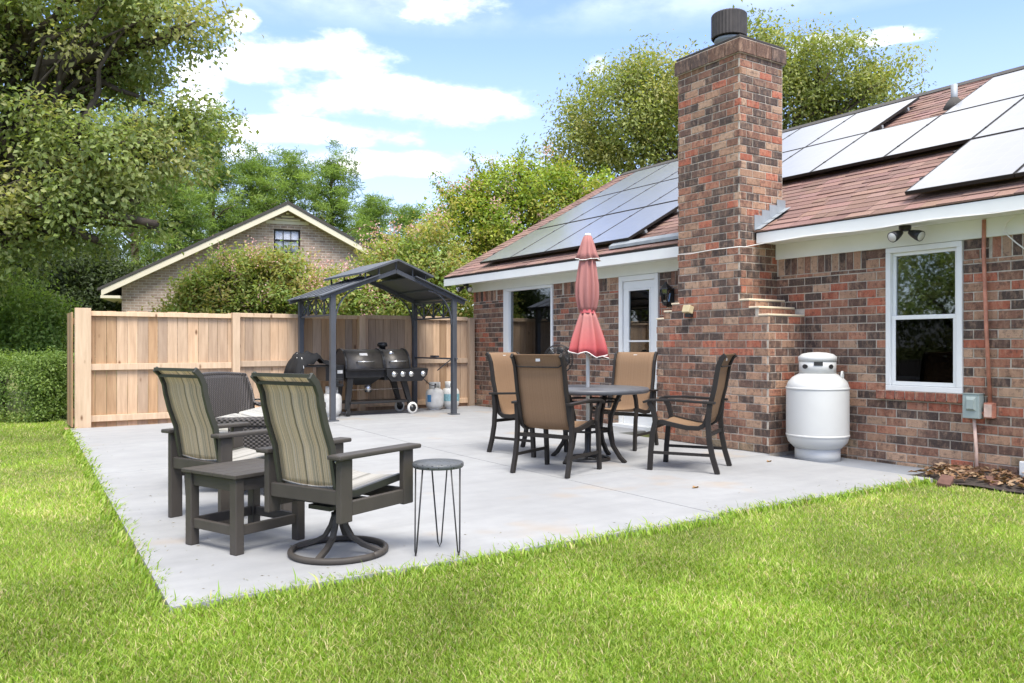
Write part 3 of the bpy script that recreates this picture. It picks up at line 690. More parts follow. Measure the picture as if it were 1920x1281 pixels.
for i, q in enumerate(recs):
    P, Fq = shingle_vf(q)
    if i in big:
        o_ = Vector(P[0]); me = bpy.data.meshes.new('shingle'); me.from_pydata([tuple(Vector(p) - o_) for p in P], [], Fq); me.update()
        at = me.color_attributes.new('Col', 'FLOAT_COLOR', 'POINT'); at.data.foreach_set('color', list((*q[5], 1.0)) * 6)
        o = link('shingle', me, 'shingle', roof_o); o.location = o_
    else:
        b_ = len(jv); jv += P; jf += [tuple(k + b_ for k in f) for f in Fq]; jc += [q[5]] * 6
me = bpy.data.meshes.new('shingle_field'); me.from_pydata(jv, [], jf); me.update()
at = me.color_attributes.new('Col', 'FLOAT_COLOR', 'POINT'); at.data.foreach_set('color', np.c_[np.array(jc), np.ones(len(jc))].astype(np.float32).ravel())
link('shingle_field', me, 'shingle', roof_o, kind='stuff')
m = MB(); m.prism([(RX - 0.16, RY0, RZ - 0.16 * PM + 0.016), (RX, RY0, RZ + 0.02), (RX + 0.16, RY0, RZ - 0.16 * PM + 0.016), (RX, RY0, RZ - 0.02)], (0, RY1 - RY0, 0), 0); m.build('ridge_cap', 'dark_roof', roof_o)
# vent pipe with its boot
vp = Vector((10.55, 5.62, 0)); vp.z = roofz(vp.x)
m = MB(); m.lathe([(0.04, vp.z - 0.05), (0.04, vp.z + 0.27), (0.032, vp.z + 0.27)], (vp.x, vp.y, 0), 16); m.build('vent_pipe', 'galv', roof_o)
m = MB(); m.lathe([(0.16, vp.z - 0.09), (0.10, vp.z + 0.03), (0.045, vp.z + 0.10)], (vp.x, vp.y, 0), 16); m.build('pipe_boot', 'dark_roof', roof_o)
# grey drip flashing left of the chimney
m = MB(); s0 = 0.10; x0 = EX + s0 * ux; 
m.prism([(x0 - .02, cy1 + 0.01, roofz(x0 - .02) + 0.02), (x0 + 0.06, cy1 + 0.01, roofz(x0 + 0.06) + 0.02), (x0 + 0.06, cy1 + 0.01, roofz(x0 + 0.06) + 0.07), (x0 - .02, cy1 + 0.01, roofz(x0 - .02) + 0.06)], (0, 1.65, 0), 0); m.build('drip_flashing', 'galv', roof_o)
# fascia, soffit, frieze, rake boards
def hb(name, mat, lo, hi, bevel=0.004): return H(MB().box(lo, hi).build(name, mat, bevel=bevel))
FT, FB = EZ - 0.03, 2.285
hb('fascia', 'white', (EX - 0.012, HY0 - 0.3, FB), (EX + 0.014, cy0 - 0.03, FT)); hb('fascia', 'white', (EX - 0.012, cy1 + 0.012, FB - 0.035), (EX + 0.014, RY1 - 0.01, FT - 0.02))
hb('soffit', 'soffit', (EX + 0.015, HY0 - 0.3, FB + 0.012), (XW + 0.05, cy0 - 0.015, FB + 0.03)); hb('soffit', 'soffit', (EX + 0.015, cy1 + 0.015, FB - 0.01), (XW + 0.05, RY1 - 0.03, FB + 0.008))
hb('frieze_board', 'soffit', (XW - 0.035, HY0, ZFR), (XW + 0.02, cy0 - 0.012, FB + 0.012)); hb('frieze_board', 'soffit', (XW - 0.035, cy1 + 0.012, ZFR), (XW + 0.02, HY1 + 0.01, FB - 0.01))
m = MB(); m.prism([(EX - 0.01, RY1 - 0.03, FB - 0.035), (EX - 0.01, RY1 - 0.03, FT - 0.02), (RX, RY1 - 0.03, RZ - 0.06), (RX, RY1 - 0.03, RZ - 0.24)], (0, 0.025, 0), 0); H(m.build('rake_board', 'white'))
m = MB(); m.prism([(XW, HY1 + 0.005, FB), (RX, HY1 + 0.005, RZ - 0.1), (BX - 0.4, HY1 + 0.005, FB)], (0, 0.02, 0), 0); H(m.build('gable_siding', 'white'))

# near double-hung window
def frame4(mb, x0, x1, y0, y1, z0, z1, t):
    mb.box((x0, y0, z0), (x1, y1, z0 + t)); mb.box((x0, y0, z1 - t), (x1, y1, z1)); mb.box((x0, y0, z0 + t), (x1, y0 + t, z1 - t)); mb.box((x0, y1 - t, z0 + t), (x1, y1, z1 - t))
def window_double(h):
    y0, y1, z0, z1 = h; win = H(MB().box((XW + 0.02, y0 + 0.001, z0 + 0.001), (XW + 0.03, y1 - 0.001, z0 + 0.02)).build('window', 'vinyl'))
    f = MB(); frame4(f, XW - 0.03, XW + 0.06, y0 + 0.002, y1 - 0.002, z0 - 0.002, z1 - 0.003, 0.052); f.build('frame', 'vinyl', win, bevel=0.005).matrix_parent_inverse = Matrix()
    zm = (z0 + z1) / 2
    s = MB(); frame4(s, XW + 0.012, XW + 0.05, y0 + 0.055, y1 - 0.055, zm + 0.0, z1 - 0.056, 0.032); s.build('upper_sash', 'vinyl', win, bevel=0.003)
    s = MB(); frame4(s, XW - 0.008, XW + 0.010, y0 + 0.055, y1 - 0.055, z0 + 0.052, zm + 0.03, 0.040); s.build('lower_sash', 'vinyl', win, bevel=0.003)
    MB().box((XW + 0.03, y0 + 0.086, zm + 0.03), (XW + 0.034, y1 - 0.086, z1 - 0.087)).build('pane', 'glass', win)
    MB().box((XW + 0.0, y0 + 0.094, z0 + 0.091), (XW + 0.004, y1 - 0.094, zm - 0.009)).build('pane', 'glass_dull', win)
window_double(w1)
# picture window
y0, y1, z0, z1 = w2; win = H(MB().box((XW + 0.02, y0 + 0.001, z0 + 0.001), (XW + 0.03, y1 - 0.001, z0 + 0.02)).build('window', 'vinyl'))
f = MB(); frame4(f, XW - 0.03, XW + 0.06, y0 + 0.002, y1 - 0.002, z0, z1 - 0.003, 0.045); f.box((XW - 0.032, y1 - 0.17, z0 + 0.04), (XW + 0.062, y1 - 0.04, z1 - 0.05)); f.build('frame', 'vinyl', win, bevel=0.004)
MB().box((XW + 0.02, y0 + 0.046, z0 + 0.046), (XW + 0.024, y1 - 0.17, z1 - 0.049)).build('pane', 'glass', win)
MB().box((XW + 0.25, y0, z0), (XW + 0.26, y1, z1)).build('blind_or_backing', 'room', win)  # near-black backing sheet; the unlit room's darkness is put into its colour
# back door with tall light
y0, y1, z0, z1 = dr; door = H(MB().box((XW + 0.0, y0 + 0.075, 0.03), (XW + 0.012, y1 - 0.075, z0 + 0.30)).build('door', 'vinyl'))
f = MB(); f.box((XW - 0.035, y0 + 0.002, 0.0), (XW + 0.06, y0 + 0.072, z1 - 0.003)); f.box((XW - 0.035, y1 - 0.072, 0.0), (XW + 0.06, y1 - 0.002, z1 - 0.003)); f.box((XW - 0.034, y0 + 0.072, z1 - 0.075), (XW + 0.06, y1 - 0.072, z1 - 0.003)); f.build('door_frame', 'white', door, bevel=0.004)
f = MB(); frame4(f, XW - 0.005, XW + 0.03, y0 + 0.075, y1 - 0.075, z0 + 0.30, z1 - 0.078, 0.11); f.build('stile', 'vinyl', door, bevel=0.004)
f = MB(); frame4(f, XW - 0.012, XW + 0.01, y0 + 0.17, y1 - 0.17, z0 + 0.41, z1 - 0.19, 0.022); f.box((XW - 0.011, y0 + 0.19, 1.20), (XW + 0.01, y1 - 0.19, 1.222)); f.build('light_frame', 'vinyl', door)
MB().box((XW + 0.004, y0 + 0.186, z0 + 0.425), (XW + 0.008, y1 - 0.186, z1 - 0.205)).build('pane', 'glass', door)
MB().box((XW + 0.05, y0 + 0.19, z0 + 0.43), (XW + 0.055, y1 - 0.19, z1 - 0.29)).build('blind_or_backing', 'shade', door)
m = MB(); m.lathe([(0.0, -0.06), (0.022, -0.055), (0.026, -0.04), (0.012, -0.02), (0.012, 0.0)], (XW - 0.005, y1 - 0.125, 0.98), 14, axis='x'); m.build('knob', 'steel', door)
MB().box((XW - 0.14, y0 - 0.02, -0.02), (XW + 0.05, y1 + 0.02, 0.055)).build('threshold', 'white', door, bevel=0.005)

# ------------------------------------------------------------------ solar panels
PL, PW_ = 1.375, 0.97
def roofP(s, y, o): return Vector((EX + s * ux - uz * o, y, EZ + s * uz + ux * o))
pproto = None
ROWS = {0: (0.19, [-3, -2, -1, 4, 5, 6, 7], 'lowest row'), 1: (1.60, list(range(-3, 8)), 'middle row'), 2: (3.00, [-3, -2, -1, 0, 2, 3, 4, 5, 6, 7], 'top row')}
rotm = Matrix(((ux, 0, -uz), (0, 1, 0), (uz, 0, ux))).to_4x4()
for rI, (s0, ks, rn) in ROWS.items():
    for k in ks:
        yc = 4.40 + 0.98 * k + 0.49
        loc = roofP(s0 + PL / 2, yc, 0.105)
        if pproto is None:
            root = empty('solar_panel')
            fr = MB(); a, b_ = PL / 2, PW_ / 2; t = 0.012
            fr.box((-a, -b_, -0.035), (-a + t, b_, 0.0)); fr.box((a - t, -b_, -0.035), (a, b_, 0)); fr.box((-a + t, -b_, -0.035), (a - t, -b_ + t, 0)); fr.box((-a + t, b_ - t, -0.035), (a - t, b_, 0)); fr.box((-a + t, -b_ + t, -0.03), (a - t, b_ - t, -0.027))
            fr.build('frame', 'bronze', root); MB().box((-a + t, -b_ + t, -0.02), (a - t, b_ - t, -0.002)).build('glass', 'panel', root)
            for sx in (-0.35, 0.35):
                rl = MB(); rl.box((sx - 0.02, -b_ - 0.005, -0.08), (sx + 0.02, b_ + 0.005, -0.036)); rl.box((sx - 0.03, -0.02, -0.105), (sx + 0.03, 0.02, -0.08)); rl.build('rail', 'galv', root)
            cl = MB()
            for sx in (-0.35, 0.35): MB().box((sx - 0.02, b_ - 0.004, -0.012), (sx + 0.02, b_ + 0.014, 0.006)).build('clamp', 'black', root)
            pproto = root; o = root
        else: o = copy_tree(pproto)
        o.matrix_world = Matrix.Translation(loc) @ rotm
        side = 'right of the chimney' if k < 2 else ('behind the chimney' if k < 3 else 'left of the chimney')
        cnt = [q for q in ks if (q < 2) == (k < 2)]
        if k < 2: pos = sorted([q for q in ks if q < 2], reverse=True).index(k); ordn = ['nearest the chimney', 'second from the chimney', 'third from the chimney', 'fourth from the chimney', 'fifth from the chimney'][pos]
        else: pos = sorted([q for q in ks if q >= 2]).index(k); ordn = ['first', 'second', 'third', 'fourth', 'fifth', 'sixth'][pos] + ' from the chimney'
        tag(o, f"solar panel in the {rn} {'right' if k < 2 else 'left'} of the chimney, {ordn}", 'solar panel', 'solar panels on the roof')

# ================================================================== FENCE
FX0, FX1, FT_ = 1.22, 7.58, 1.655
fence = empty('wooden_fence', (FX0, YF, 0), label='pale pine board fence across the back of the patio', cat='fence')
def fp(mb, name, mat, bevel=0.004):
    o = mb.build(name, mat, fence, bevel=bevel); c = sum((Vector(v) for v in mb.v), Vector()) / len(mb.v)
    o.data.transform(Matrix.Translation(-c)); o.location = c - Vector((FX0, YF, 0)); return o
posts = [FX0, float(onY(440, 700, YF)[0]), float(onY(675, 700, YF)[0]), FX1 - 0.06]
frng = random.Random(5)
for i, x in enumerate(posts):
    w = 0.10 if i == 0 else 0.055
    fp(MB().box((x - w, YF - 0.11, -0.1), (x + w, YF - 0.003, FT_ + (0.02 if i == 0 else 0.0))), 'post', 'fence_frame')
for i in range(3):
    a = posts[i] + (0.102 if i == 0 else 0.057); b_ = posts[i + 1] - 0.057
    for z, hh in ((FT_ - 0.085, 0.085), (0.80, 0.09), (0.07, 0.09)):
        fp(MB().box((a, YF - 0.045, z + gz(a, YF) * 0.6), (b_, YF - 0.004, z + hh + gz(a, YF) * 0.6 - (0.02 if z > 1 else 0))), 'rail', 'fence_frame')
x = FX0 + 0.02
while x < FX1:
    w = frng.uniform(0.125, 0.15); x1 = min(x + w, FX1)
    fp(MB().box((x, YF, -0.03), (x1 - 0.004, YF + 0.018, FT_ - frng.uniform(0.004, 0.02))), 'board', 'fence' if frng.random() < 0.72 else 'fence_warm', 0.002); x = x1 + 0.001
side = empty('wooden_fence', (1.15, YF + 0.1, 0), label='brown board fence running away behind the left fence post', cat='fence')
y = YF + 0.06
while y < YF + 0.75:
    w = frng.uniform(0.13, 0.15); o = MB().box((-0.06, y - YF - 0.1, 0.0), (-0.04, y - YF - 0.104 + w, 1.62)).build('board', 'fence_warm', side, bevel=0.002); y += w + 0.001
for z in (0.15, 0.8, 1.45): MB().box((-0.039, 0.0, z), (0.0, 0.74, z + 0.09)).build('rail', 'fence_warm', side)

# ================================================================== GAZEBO
GXL, GXR, GYF, GYB = 4.31, 6.33, 11.31, 12.70; GM = (GXL + GXR) / 2
gaz = empty('grill_gazebo', (GM, (GYF + GYB) / 2, 0), label='charcoal metal grill gazebo with two-tier peaked roof by the fence', cat='gazebo')
def G(mb, name, mat, bevel=0.003, **kw):
    mb.v = [(a - GM, b_ - (GYF + GYB) / 2, c) for a, b_, c in mb.v]; return mb.build(name, mat, gaz, bevel=bevel, **kw)
GE = 1.90; GP = 2.285; ov = 0.19
def gl(x): return GP - (GP - GE) * abs(x - GM) / (GXR - GM)     # lower roof line
for x in (GXL, GXR):
    for y in (GYF, GYB):
        b0 = gz(x, y); s_ = 1 if x > GM else -1
        m = MB(); m.box((x - 0.038, y - 0.038, b0 + 0.012), (x + 0.038, y + 0.038, GE - 0.01)); G(m, 'post', 'gazebo')
        m = MB(); m.box((x - 0.075, y - 0.075, b0), (x + 0.075, y + 0.075, b0 + 0.015)); G(m, 'foot_plate', 'gazebo')
        pts = [Vector((x - s_ * (0.04 + 0.42 * (1 - math.cos(t))), y, GE - 0.42 + 0.42 * math.sin(t) * 1.25)) for t in [R_(a) for a in range(0, 91, 15)]]
        m = MB(); m.strip(pts, 0.03, 0.02, side=(0, 1, 0)); G(m, 'curved_brace', 'gazebo')
for y in (GYF, GYB):
    for s_ in (-1, 1):
        xe = GM + s_ * (GXR - GM + ov); m = MB(); m.bar((GM, y, GP), (xe, y, gl(xe)), 0.05, 0.06); G(m, 'rafter', 'gazebo')
for s_ in (-1, 1):
    x = GXL if s_ < 0 else GXR
    # side lattice between front and back posts
    m = MB(); zt, zb = GE - 0.03, GE - 0.30
    m.bar((x, GYF, zt), (x, GYB, zt), 0.03, 0.03); m.bar((x, GYF, zb), (x, GYB, zb), 0.025, 0.025); n = 4; dy = (GYB - GYF) / n
    for i in range(n):
        ya = GYF + i * dy
        if i: m.bar((x, ya, zb), (x, ya, zt), 0.022, 0.022, (0, 1, 0))
        m.bar((x, ya, zb), (x, ya + dy, zt), 0.014, 0.014); m.bar((x, ya + dy, zb), (x, ya, zt), 0.0135, 0.0135)
    G(m, 'lattice', 'gazebo', 0)
    # lower roof sheet with ribs
    xe = GM + s_ * (GXR - GM + ov); xi = GM + s_ * 0.30; ya, yb = GYF - 0.10, GYB + 0.10
    m = MB(); m.prism([(xi, ya, gl(xi) + 0.034), (xe, ya, gl(xe) + 0.034), (xe, ya, gl(xe) + 0.05), (xi, ya, gl(xi) + 0.05)], (0, yb - ya, 0), 0); G(m, 'roof_sheet', 'gazebo_roof', 0)
    for i in range(1, 5):
        yy = ya + (yb - ya) * i / 5; m = MB(); m.bar((xi, yy, gl(xi) + 0.056), (xe, yy, gl(xe) + 0.056), 0.02, 0.012); G(m, 'roof_rib', 'gazebo', 0)
    for q in (0.45, 0.8): xx = xi + (xe - xi) * q; m = MB(); m.bar((xx, ya + 0.1, gl(xx) + 0.02), (xx, yb - 0.1, gl(xx) + 0.02), 0.03, 0.028); G(m, 'purlin', 'gazebo', 0)
    # vent roof
    xo = GM + s_ * 0.60; m = MB(); zz = lambda x_: GP + 0.15 - (abs(x_ - GM)) * (GP - GE) / (GXR - GM)
    m.prism([(GM, ya, zz(GM) + 0.0), (xo, ya, zz(xo)), (xo, ya, zz(xo) + 0.03), (GM, ya, zz(GM) + 0.03)], (0, yb - ya, 0), 0); G(m, 'vent_roof_sheet', 'gazebo_roof', 0)
    for y in (GYF, GYB):
        for xx in (GM + s_ * 0.28, GM + s_ * 0.5): m = MB(); m.bar((xx, y, gl(xx) + 0.03), (xx, y, zz(xx)), 0.02, 0.02, (0, 1, 0)); G(m, 'vent_strut', 'gazebo', 0)
for y in (GYF, GYB): m = MB(); m.bar((GM, y, GP + 0.03), (GM, y, GP + 0.15), 0.025, 0.025, (0, 1, 0)); G(m, 'king_strut', 'gazebo', 0)
m = MB(); m.bar((GXR, GYF - 0.1, 0.94), (GXR, GYB + 0.02, 0.94), 0.03, 0.025); m.bar((GXR - 0.005, GYF + 0.1, 0.92), (GXR, GYF + 0.55, 0.74), 0.012, 0.012); m.box((GXR - 0.03, GYF + 0.55, 0.955), (GXR + 0.03, GYF + 0.75, 0.985)); G(m, 'side_bar', 'gazebo', 0)

# ================================================================== GRILL
gr = empty('barbecue_grill', (5.25, 12.06, 0.05), label='black combination barbecue grill with two rounded lids under the gazebo', cat='grill')
GZ0 = 0.05
def Q(mb, name, mat, parent=None, bevel=0.004, **kw): return mb.build(name, mat, parent or gr, bevel=bevel, **kw)
# local: x right, -y towards the patio; body x from -0.53 to 0.63
def lid(x0, x1):
    pts = [(0.26 * math.cos(t), 0.74 + 0.30 * math.sin(t)) for t in [R_(a) for a in range(0, 181, 12)]]
    m = MB(); n = len(pts)
    for xx in (x0, x1): m.v += [(xx, p[0], p[1]) for p in pts]
    m.f += [(i, i + 1, n + i + 1, n + i) for i in range(n - 1)]; m.sm += [True] * (n - 1)
    m.f += [tuple(range(n))[::-1], tuple(range(n, 2 * n))]; m.sm += [False, False]; return m
for (x0, x1, nm) in ((-0.53, 0.145, 0), (0.165, 0.63, 1)):
    l = Q(lid(x0, x1), 'lid', 'grill_lid', bevel=0)
    xm = (x0 + x1) / 2; m = MB(); m.tube([(xm - 0.15, -0.25, 0.84), (xm - 0.14, -0.315, 0.85), (xm + 0.14, -0.315, 0.85), (xm + 0.15, -0.25, 0.84)], 0.011); m.build('lid_handle', 'steel', l)
    for xx in (x0, x1):
        m = MB(); pts = [(xx, 0.268 * math.cos(t), 0.74 + 0.308 * math.sin(t)) for t in [R_(a) for a in range(0, 181, 12)]]; m.strip(pts, 0.03, 0.016, side=(1, 0, 0)); m.build('lid_band', 'grill', l)
    if nm: m = MB(); m.lathe([(0.0, -0.012), (0.045, -0.01), (0.048, 0.0), (0.048, 0.02)], (xm - 0.06, -0.155, 0.965), 20, axis='y'); m.build('thermometer', 'steel', l)
    else: MB().box((xm - 0.07, -0.188, 0.935), (xm + 0.07, -0.176, 0.985), Matrix.Rotation(R_(-38), 3, 'X')).build('badge', 'lp', l, bevel=0.004)
m = MB(); m.box((-0.53, -0.25, 0.60), (0.16, 0.25, 0.735)); m.prism([(-0.45, -0.22, 0.60), (0.13, -0.22, 0.60), (-0.02, -0.1, 0.48), (-0.30, -0.1, 0.48)], (0, 0.35, 0), 0); Q(m, 'firebox', 'grill')
m = MB(); m.box((0.165, -0.25, 0.55), (0.63, 0.25, 0.735)); Q(m, 'gas_firebox', 'grill')
MB().box((-0.53, -0.31, 0.715), (0.15, -0.255, 0.738)).build('front_shelf', 'grill', gr)
m = MB(); m.prism([(0.16, -0.33, 0.73), (0.95, -0.33, 0.73), (0.93, -0.33, 0.63), (0.83, -0.33, 0.53), (0.25, -0.33, 0.53), (0.17, -0.33, 0.62)], (0, 0.07, 0), 0); cp = Q(m, 'control_panel', 'grill')
for x in (0.30, 0.46, 0.62, 0.85):
    m = MB(); m.lathe([(0.0, -0.035), (0.025, -0.033), (0.03, -0.012), (0.047, -0.01), (0.047, 0.0)], (x, -0.331, 0.645), 20, axis='y'); m.build('knob', 'steel', cp)
MB().box((0.64, -0.26, 0.715), (0.95, 0.22, 0.738)).build('side_burner_shelf', 'grill', gr)
m = MB(); m.lathe([(0.055, 0.98), (0.055, 1.08), (0.09, 1.085), (0.09, 1.12), (0.075, 1.15), (0.0, 1.155)], (0.30, 0.12, 0), 20); Q(m, 'smoke_stack', 'grill', bevel=0)
# hopper and its shelf on the left
m = MB(); m.box((-0.86, -0.20, 0.56), (-0.545, 0.22, 0.80)); hp = Q(m, 'pellet_hopper', 'grill')
MB().box((-0.80, -0.222, 0.47), (-0.56, -0.16, 0.60)).build('controller', 'grill', hp, bevel=0.006)
m = MB(); m.lathe([(0.0, -0.025), (0.018, -0.022), (0.02, 0)], (-0.73, -0.224, 0.535), 14, axis='y'); m.build('dial', 'steel', hp)
MB().box((-0.69, -0.226, 0.51), (-0.58, -0.221, 0.565)).build('display', 'glass', hp)
MB().box((-0.66, -0.205, 0.67), (-0.57, -0.2005, 0.72)).build('badge', 'lp', hp)
m = MB(); m.box((-1.28, -0.24, 0.775), (-0.862, 0.20, 0.80)); m.tube([(-1.26, -0.27, 0.79), (-0.62, -0.27, 0.79)], 0.012); Q(m, 'side_shelf', 'grill')
# legs, shelf, wheels
for x, t in ((-0.44, -0.05), (0.52, 0.16)):
    for y in (-0.20, 0.20):
        m = MB(); m.prism([(x - 0.055, y - 0.03, 0.60), (x + 0.055, y - 0.03, 0.60), (x + t + 0.035, y - 0.03, 0.10), (x + t - 0.035, y - 0.03, 0.10)], (0, 0.06, 0), 0); Q(m, 'leg', 'grill')
MB().box((-0.47, -0.23, 0.19), (0.63, 0.23, 0.225)).build('bottom_shelf', 'grill', gr, bevel=0.004)
MB().box((-0.40, -0.012, 0.395), (0.60, 0.0, 0.402)).build('tie_rod', 'steel', gr)
m = MB(); m.lathe([(0.055, 0.36), (0.06, 0.47), (0.0, 0.475)], (-0.05, -0.05, 0), 16); Q(m, 'grease_bucket', 'steel', bevel=0)
for y in (-0.24, 0.24):
    m = MB(); m.lathe([(0.062, -0.02), (0.088, -0.02), (0.095, -0.008), (0.095, 0.008), (0.088, 0.02), (0.062, 0.02), (0.062, -0.02)], (0.69, y, 0.095), 24, axis='y', cap=False); wl = m.build('wheel', 'lp', gr)
    m = MB(); m.lathe([(0.0, -0.024), (0.02, -0.024), (0.024, -0.014), (0.064, -0.014), (0.064, 0.014), (0.02, 0.02), (0.0, 0.014)], (0.69, y, 0.095), 20, axis='y'); m.build('hub', 'grill', wl)
    m = MB(); m.lathe([(0.0, -0.018), (0.045, -0.016), (0.05, 0.0), (0.045, 0.016), (0.0, 0.018)], (-0.49, y, 0.05), 18, axis='y'); m.box((-0.515, y - 0.025, 0.05), (-0.465, y + 0.025, 0.12)); m.build('caster', 'black', gr)
# cover thrown over the hopper shelf
cov = []; 
for i in range(17):
    row = []
    for j in range(13):
        u = i / 16; v = j / 12; x = -1.40 + 0.66 * u; y = -0.34 + 0.60 * v
        z = 0.845 + 0.16 * math.sin(math.pi * min(1, u * 1.25)) * (0.6 + 0.4 * math.sin(2.6 * v + 0.5)) + 0.035 * math.sin(13 * u + 7 * v) * math.sin(9 * v + 3 * u) + 0.02 * math.sin(25 * u - 6 * v)
        ed = max(0, 0.16 - u) / 0.16; z -= 0.20 * ed ** 1.2; ef = max(0, 0.15 - v) / 0.15; z -= (0.20 * (1 - u)) * ef
        z = max(z, 0.815 if (u > 0.2 and v > 0.18) else 0.50); row.append((x, y, z))
    cov.append(row)
cvo = MB().sheet(cov).build('grill_cover', 'cover', solid=0.006, label='black fabric grill cover heaped on the left grill shelf', cat='grill cover'); cvo.location = (5.21, 12.06, 0.05); cvo.scale = (0.93, 1, 1); gr.scale = (0.93, 1, 1); gr.location.x = 5.21
m = MB(); m.tube([cov[3][0], cov[3][2], cov[2][4], cov[3][6]], 0.006); tr_ = m.build('piping', 'trim', cvo)

# ================================================================== GAS BOTTLES AND TANK
def lp_bottle(x, y, label, band):
    r = empty('gas_bottle', (x, y, gz(x, y)), label=label, cat='gas bottle', group='small gas bottles by the grill')
    m = MB(); m.lathe([(0.11, 0.03), (0.135, 0.045), (0.152, 0.09), (0.155, 0.13), (0.155, 0.27), (0.148, 0.31), (0.12, 0.35), (0.06, 0.372), (0.0, 0.375)], seg=28); m.build('body', 'lp', r)
    m = MB(); m.lathe([(0.105, 0.0), (0.105, 0.035), (0.098, 0.035), (0.098, 0.0)], seg=24); m.build('foot_ring', 'lp', r)
    # collar open at the front
    pts = [(0.095 * math.cos(t), 0.095 * math.sin(t), 0) for t in [R_(a) for a in range(-60, 241, 15)]]
    m = MB(); m.sheet([[(p[0], p[1], 0.355) for p in pts], [(p[0], p[1], 0.47) for p in pts]]); m.build('collar', 'lp', r, solid=0.005)
    m = MB(); m.lathe([(0.018, 0.37), (0.018, 0.41), (0.03, 0.415), (0.03, 0.445), (0.0, 0.45)], seg=12); m.build('valve', 'black', r)
    lab = [(0.1565 * math.cos(t), 0.1565 * math.sin(t)) for t in [R_(a) for a in (range(190, 226, 6) if band == 'blue' else range(185, 336, 6))]]
    if band: m = MB(); m.sheet([[(p[0], p[1], 0.14) for p in lab], [(p[0], p[1], 0.26) for p in lab]]); m.build('label_print', band, r)
    return r
lp_bottle(6.50, 12.28, 'small white gas bottle with a blue label corner beside the grill wheel', 'blue')
lp_bottle(6.84, 12.34, 'small gas bottle with a teal printed band behind the gazebo post', 'teal')
lp_bottle(4.56, 12.0, 'plain white gas bottle left of the grill legs', None)
m = MB(); m.tube([(6.12, 12.0, 0.62), (6.25, 11.98, 0.50), (6.42, 12.1, 0.47), (6.50, 12.27, 0.47)], 0.008); m.build('gas_hose', 'black', label='black gas hose from grill to gas bottle', cat='hose')
tx, ty = 7.25, 5.27
tank = empty('propane_tank', (tx, ty, -0.03), label='large white upright propane tank against the brick wall', cat='propane tank')
m = MB(); m.lathe([(0.0, 0.10), (0.15, 0.105), (0.25, 0.135), (0.305, 0.19), (0.322, 0.25), (0.325, 0.29), (0.325, 0.72), (0.32, 0.78), (0.305, 0.82), (0.26, 0.87), (0.20, 0.905), (0.19, 0.91)], seg=48); bd = m.build('body', 'tank', tank)
for z in (0.265, 0.755): m = MB(); m.lathe([(0.3245, z - 0.012), (0.329, z - 0.008), (0.329, z + 0.008), (0.3245, z + 0.012)], seg=48); m.build('weld_seam', 'tank', bd)
m = MB(); m.lathe([(0.235, 0.0), (0.235, 0.13), (0.228, 0.13), (0.228, 0.0)], seg=36); m.build('foot_ring', 'tank', tank)
m = MB(); m.lathe([(0.19, 0.905), (0.193, 1.05), (0.188, 1.05)], seg=40); col_ = m.build('collar', 'tank', tank)
m = MB(); m.lathe([(0.199, 1.04), (0.20, 1.085), (0.16, 1.115), (0.09, 1.13), (0.0, 1.135)], seg=40); m.build('lid', 'tank', tank)
va = math.atan2(-ty, -tx)
def on_collar(da, z, w, hh, name, mat):
    pts = []
    for k in range(9):
        t = 2 * math.pi * k / 9 * 0 + 0
    ring = [(da + w * math.cos(t) / 0.195, z + hh * math.sin(t)) for t in np.linspace(0, 2 * math.pi, 17)[:-1]]
    if name == 'rating_plate': k_ = np.linspace(-1, 1, 7); ring = [(da + q * w / 0.195, z - hh) for q in k_] + [(da + q * w / 0.195, z + hh) for q in k_[::-1]]
    mm = MB(); nr_ = len(ring); mm.add([(0.197 * math.cos(va + a), 0.197 * math.sin(va + a), zz) for a, zz in ring] + [(0.197 * math.cos(va + da), 0.197 * math.sin(va + da), z)], [(i_, (i_ + 1) % nr_, nr_) for i_ in range(nr_)]); mm.build(name, mat, col_)
on_collar(0.78, 0.985, 0.032, 0.024, 'hand_hole', 'black'); on_collar(-0.70, 0.985, 0.036, 0.024, 'hand_hole', 'black'); on_collar(0.05, 1.015, 0.045, 0.02, 'rating_plate', 'black')
m = MB(); a0 = va + 1.35; cx_, cy_ = 0.255 * math.cos(a0), 0.255 * math.sin(a0)
m.tube([(cx_ - 0.05 * math.sin(a0) * q[0], cy_ + 0.05 * math.cos(a0) * q[0], 0.84 + q[1]) for q in ((-0.6, 0), (-0.8, 0.05), (-0.4, 0.09), (0.3, 0.09), (0.7, 0.05), (0.6, -0.01))], 0.012); m.build('lifting_lug', 'tank', tank); tank.scale = (0.95, 0.95, 0.98)

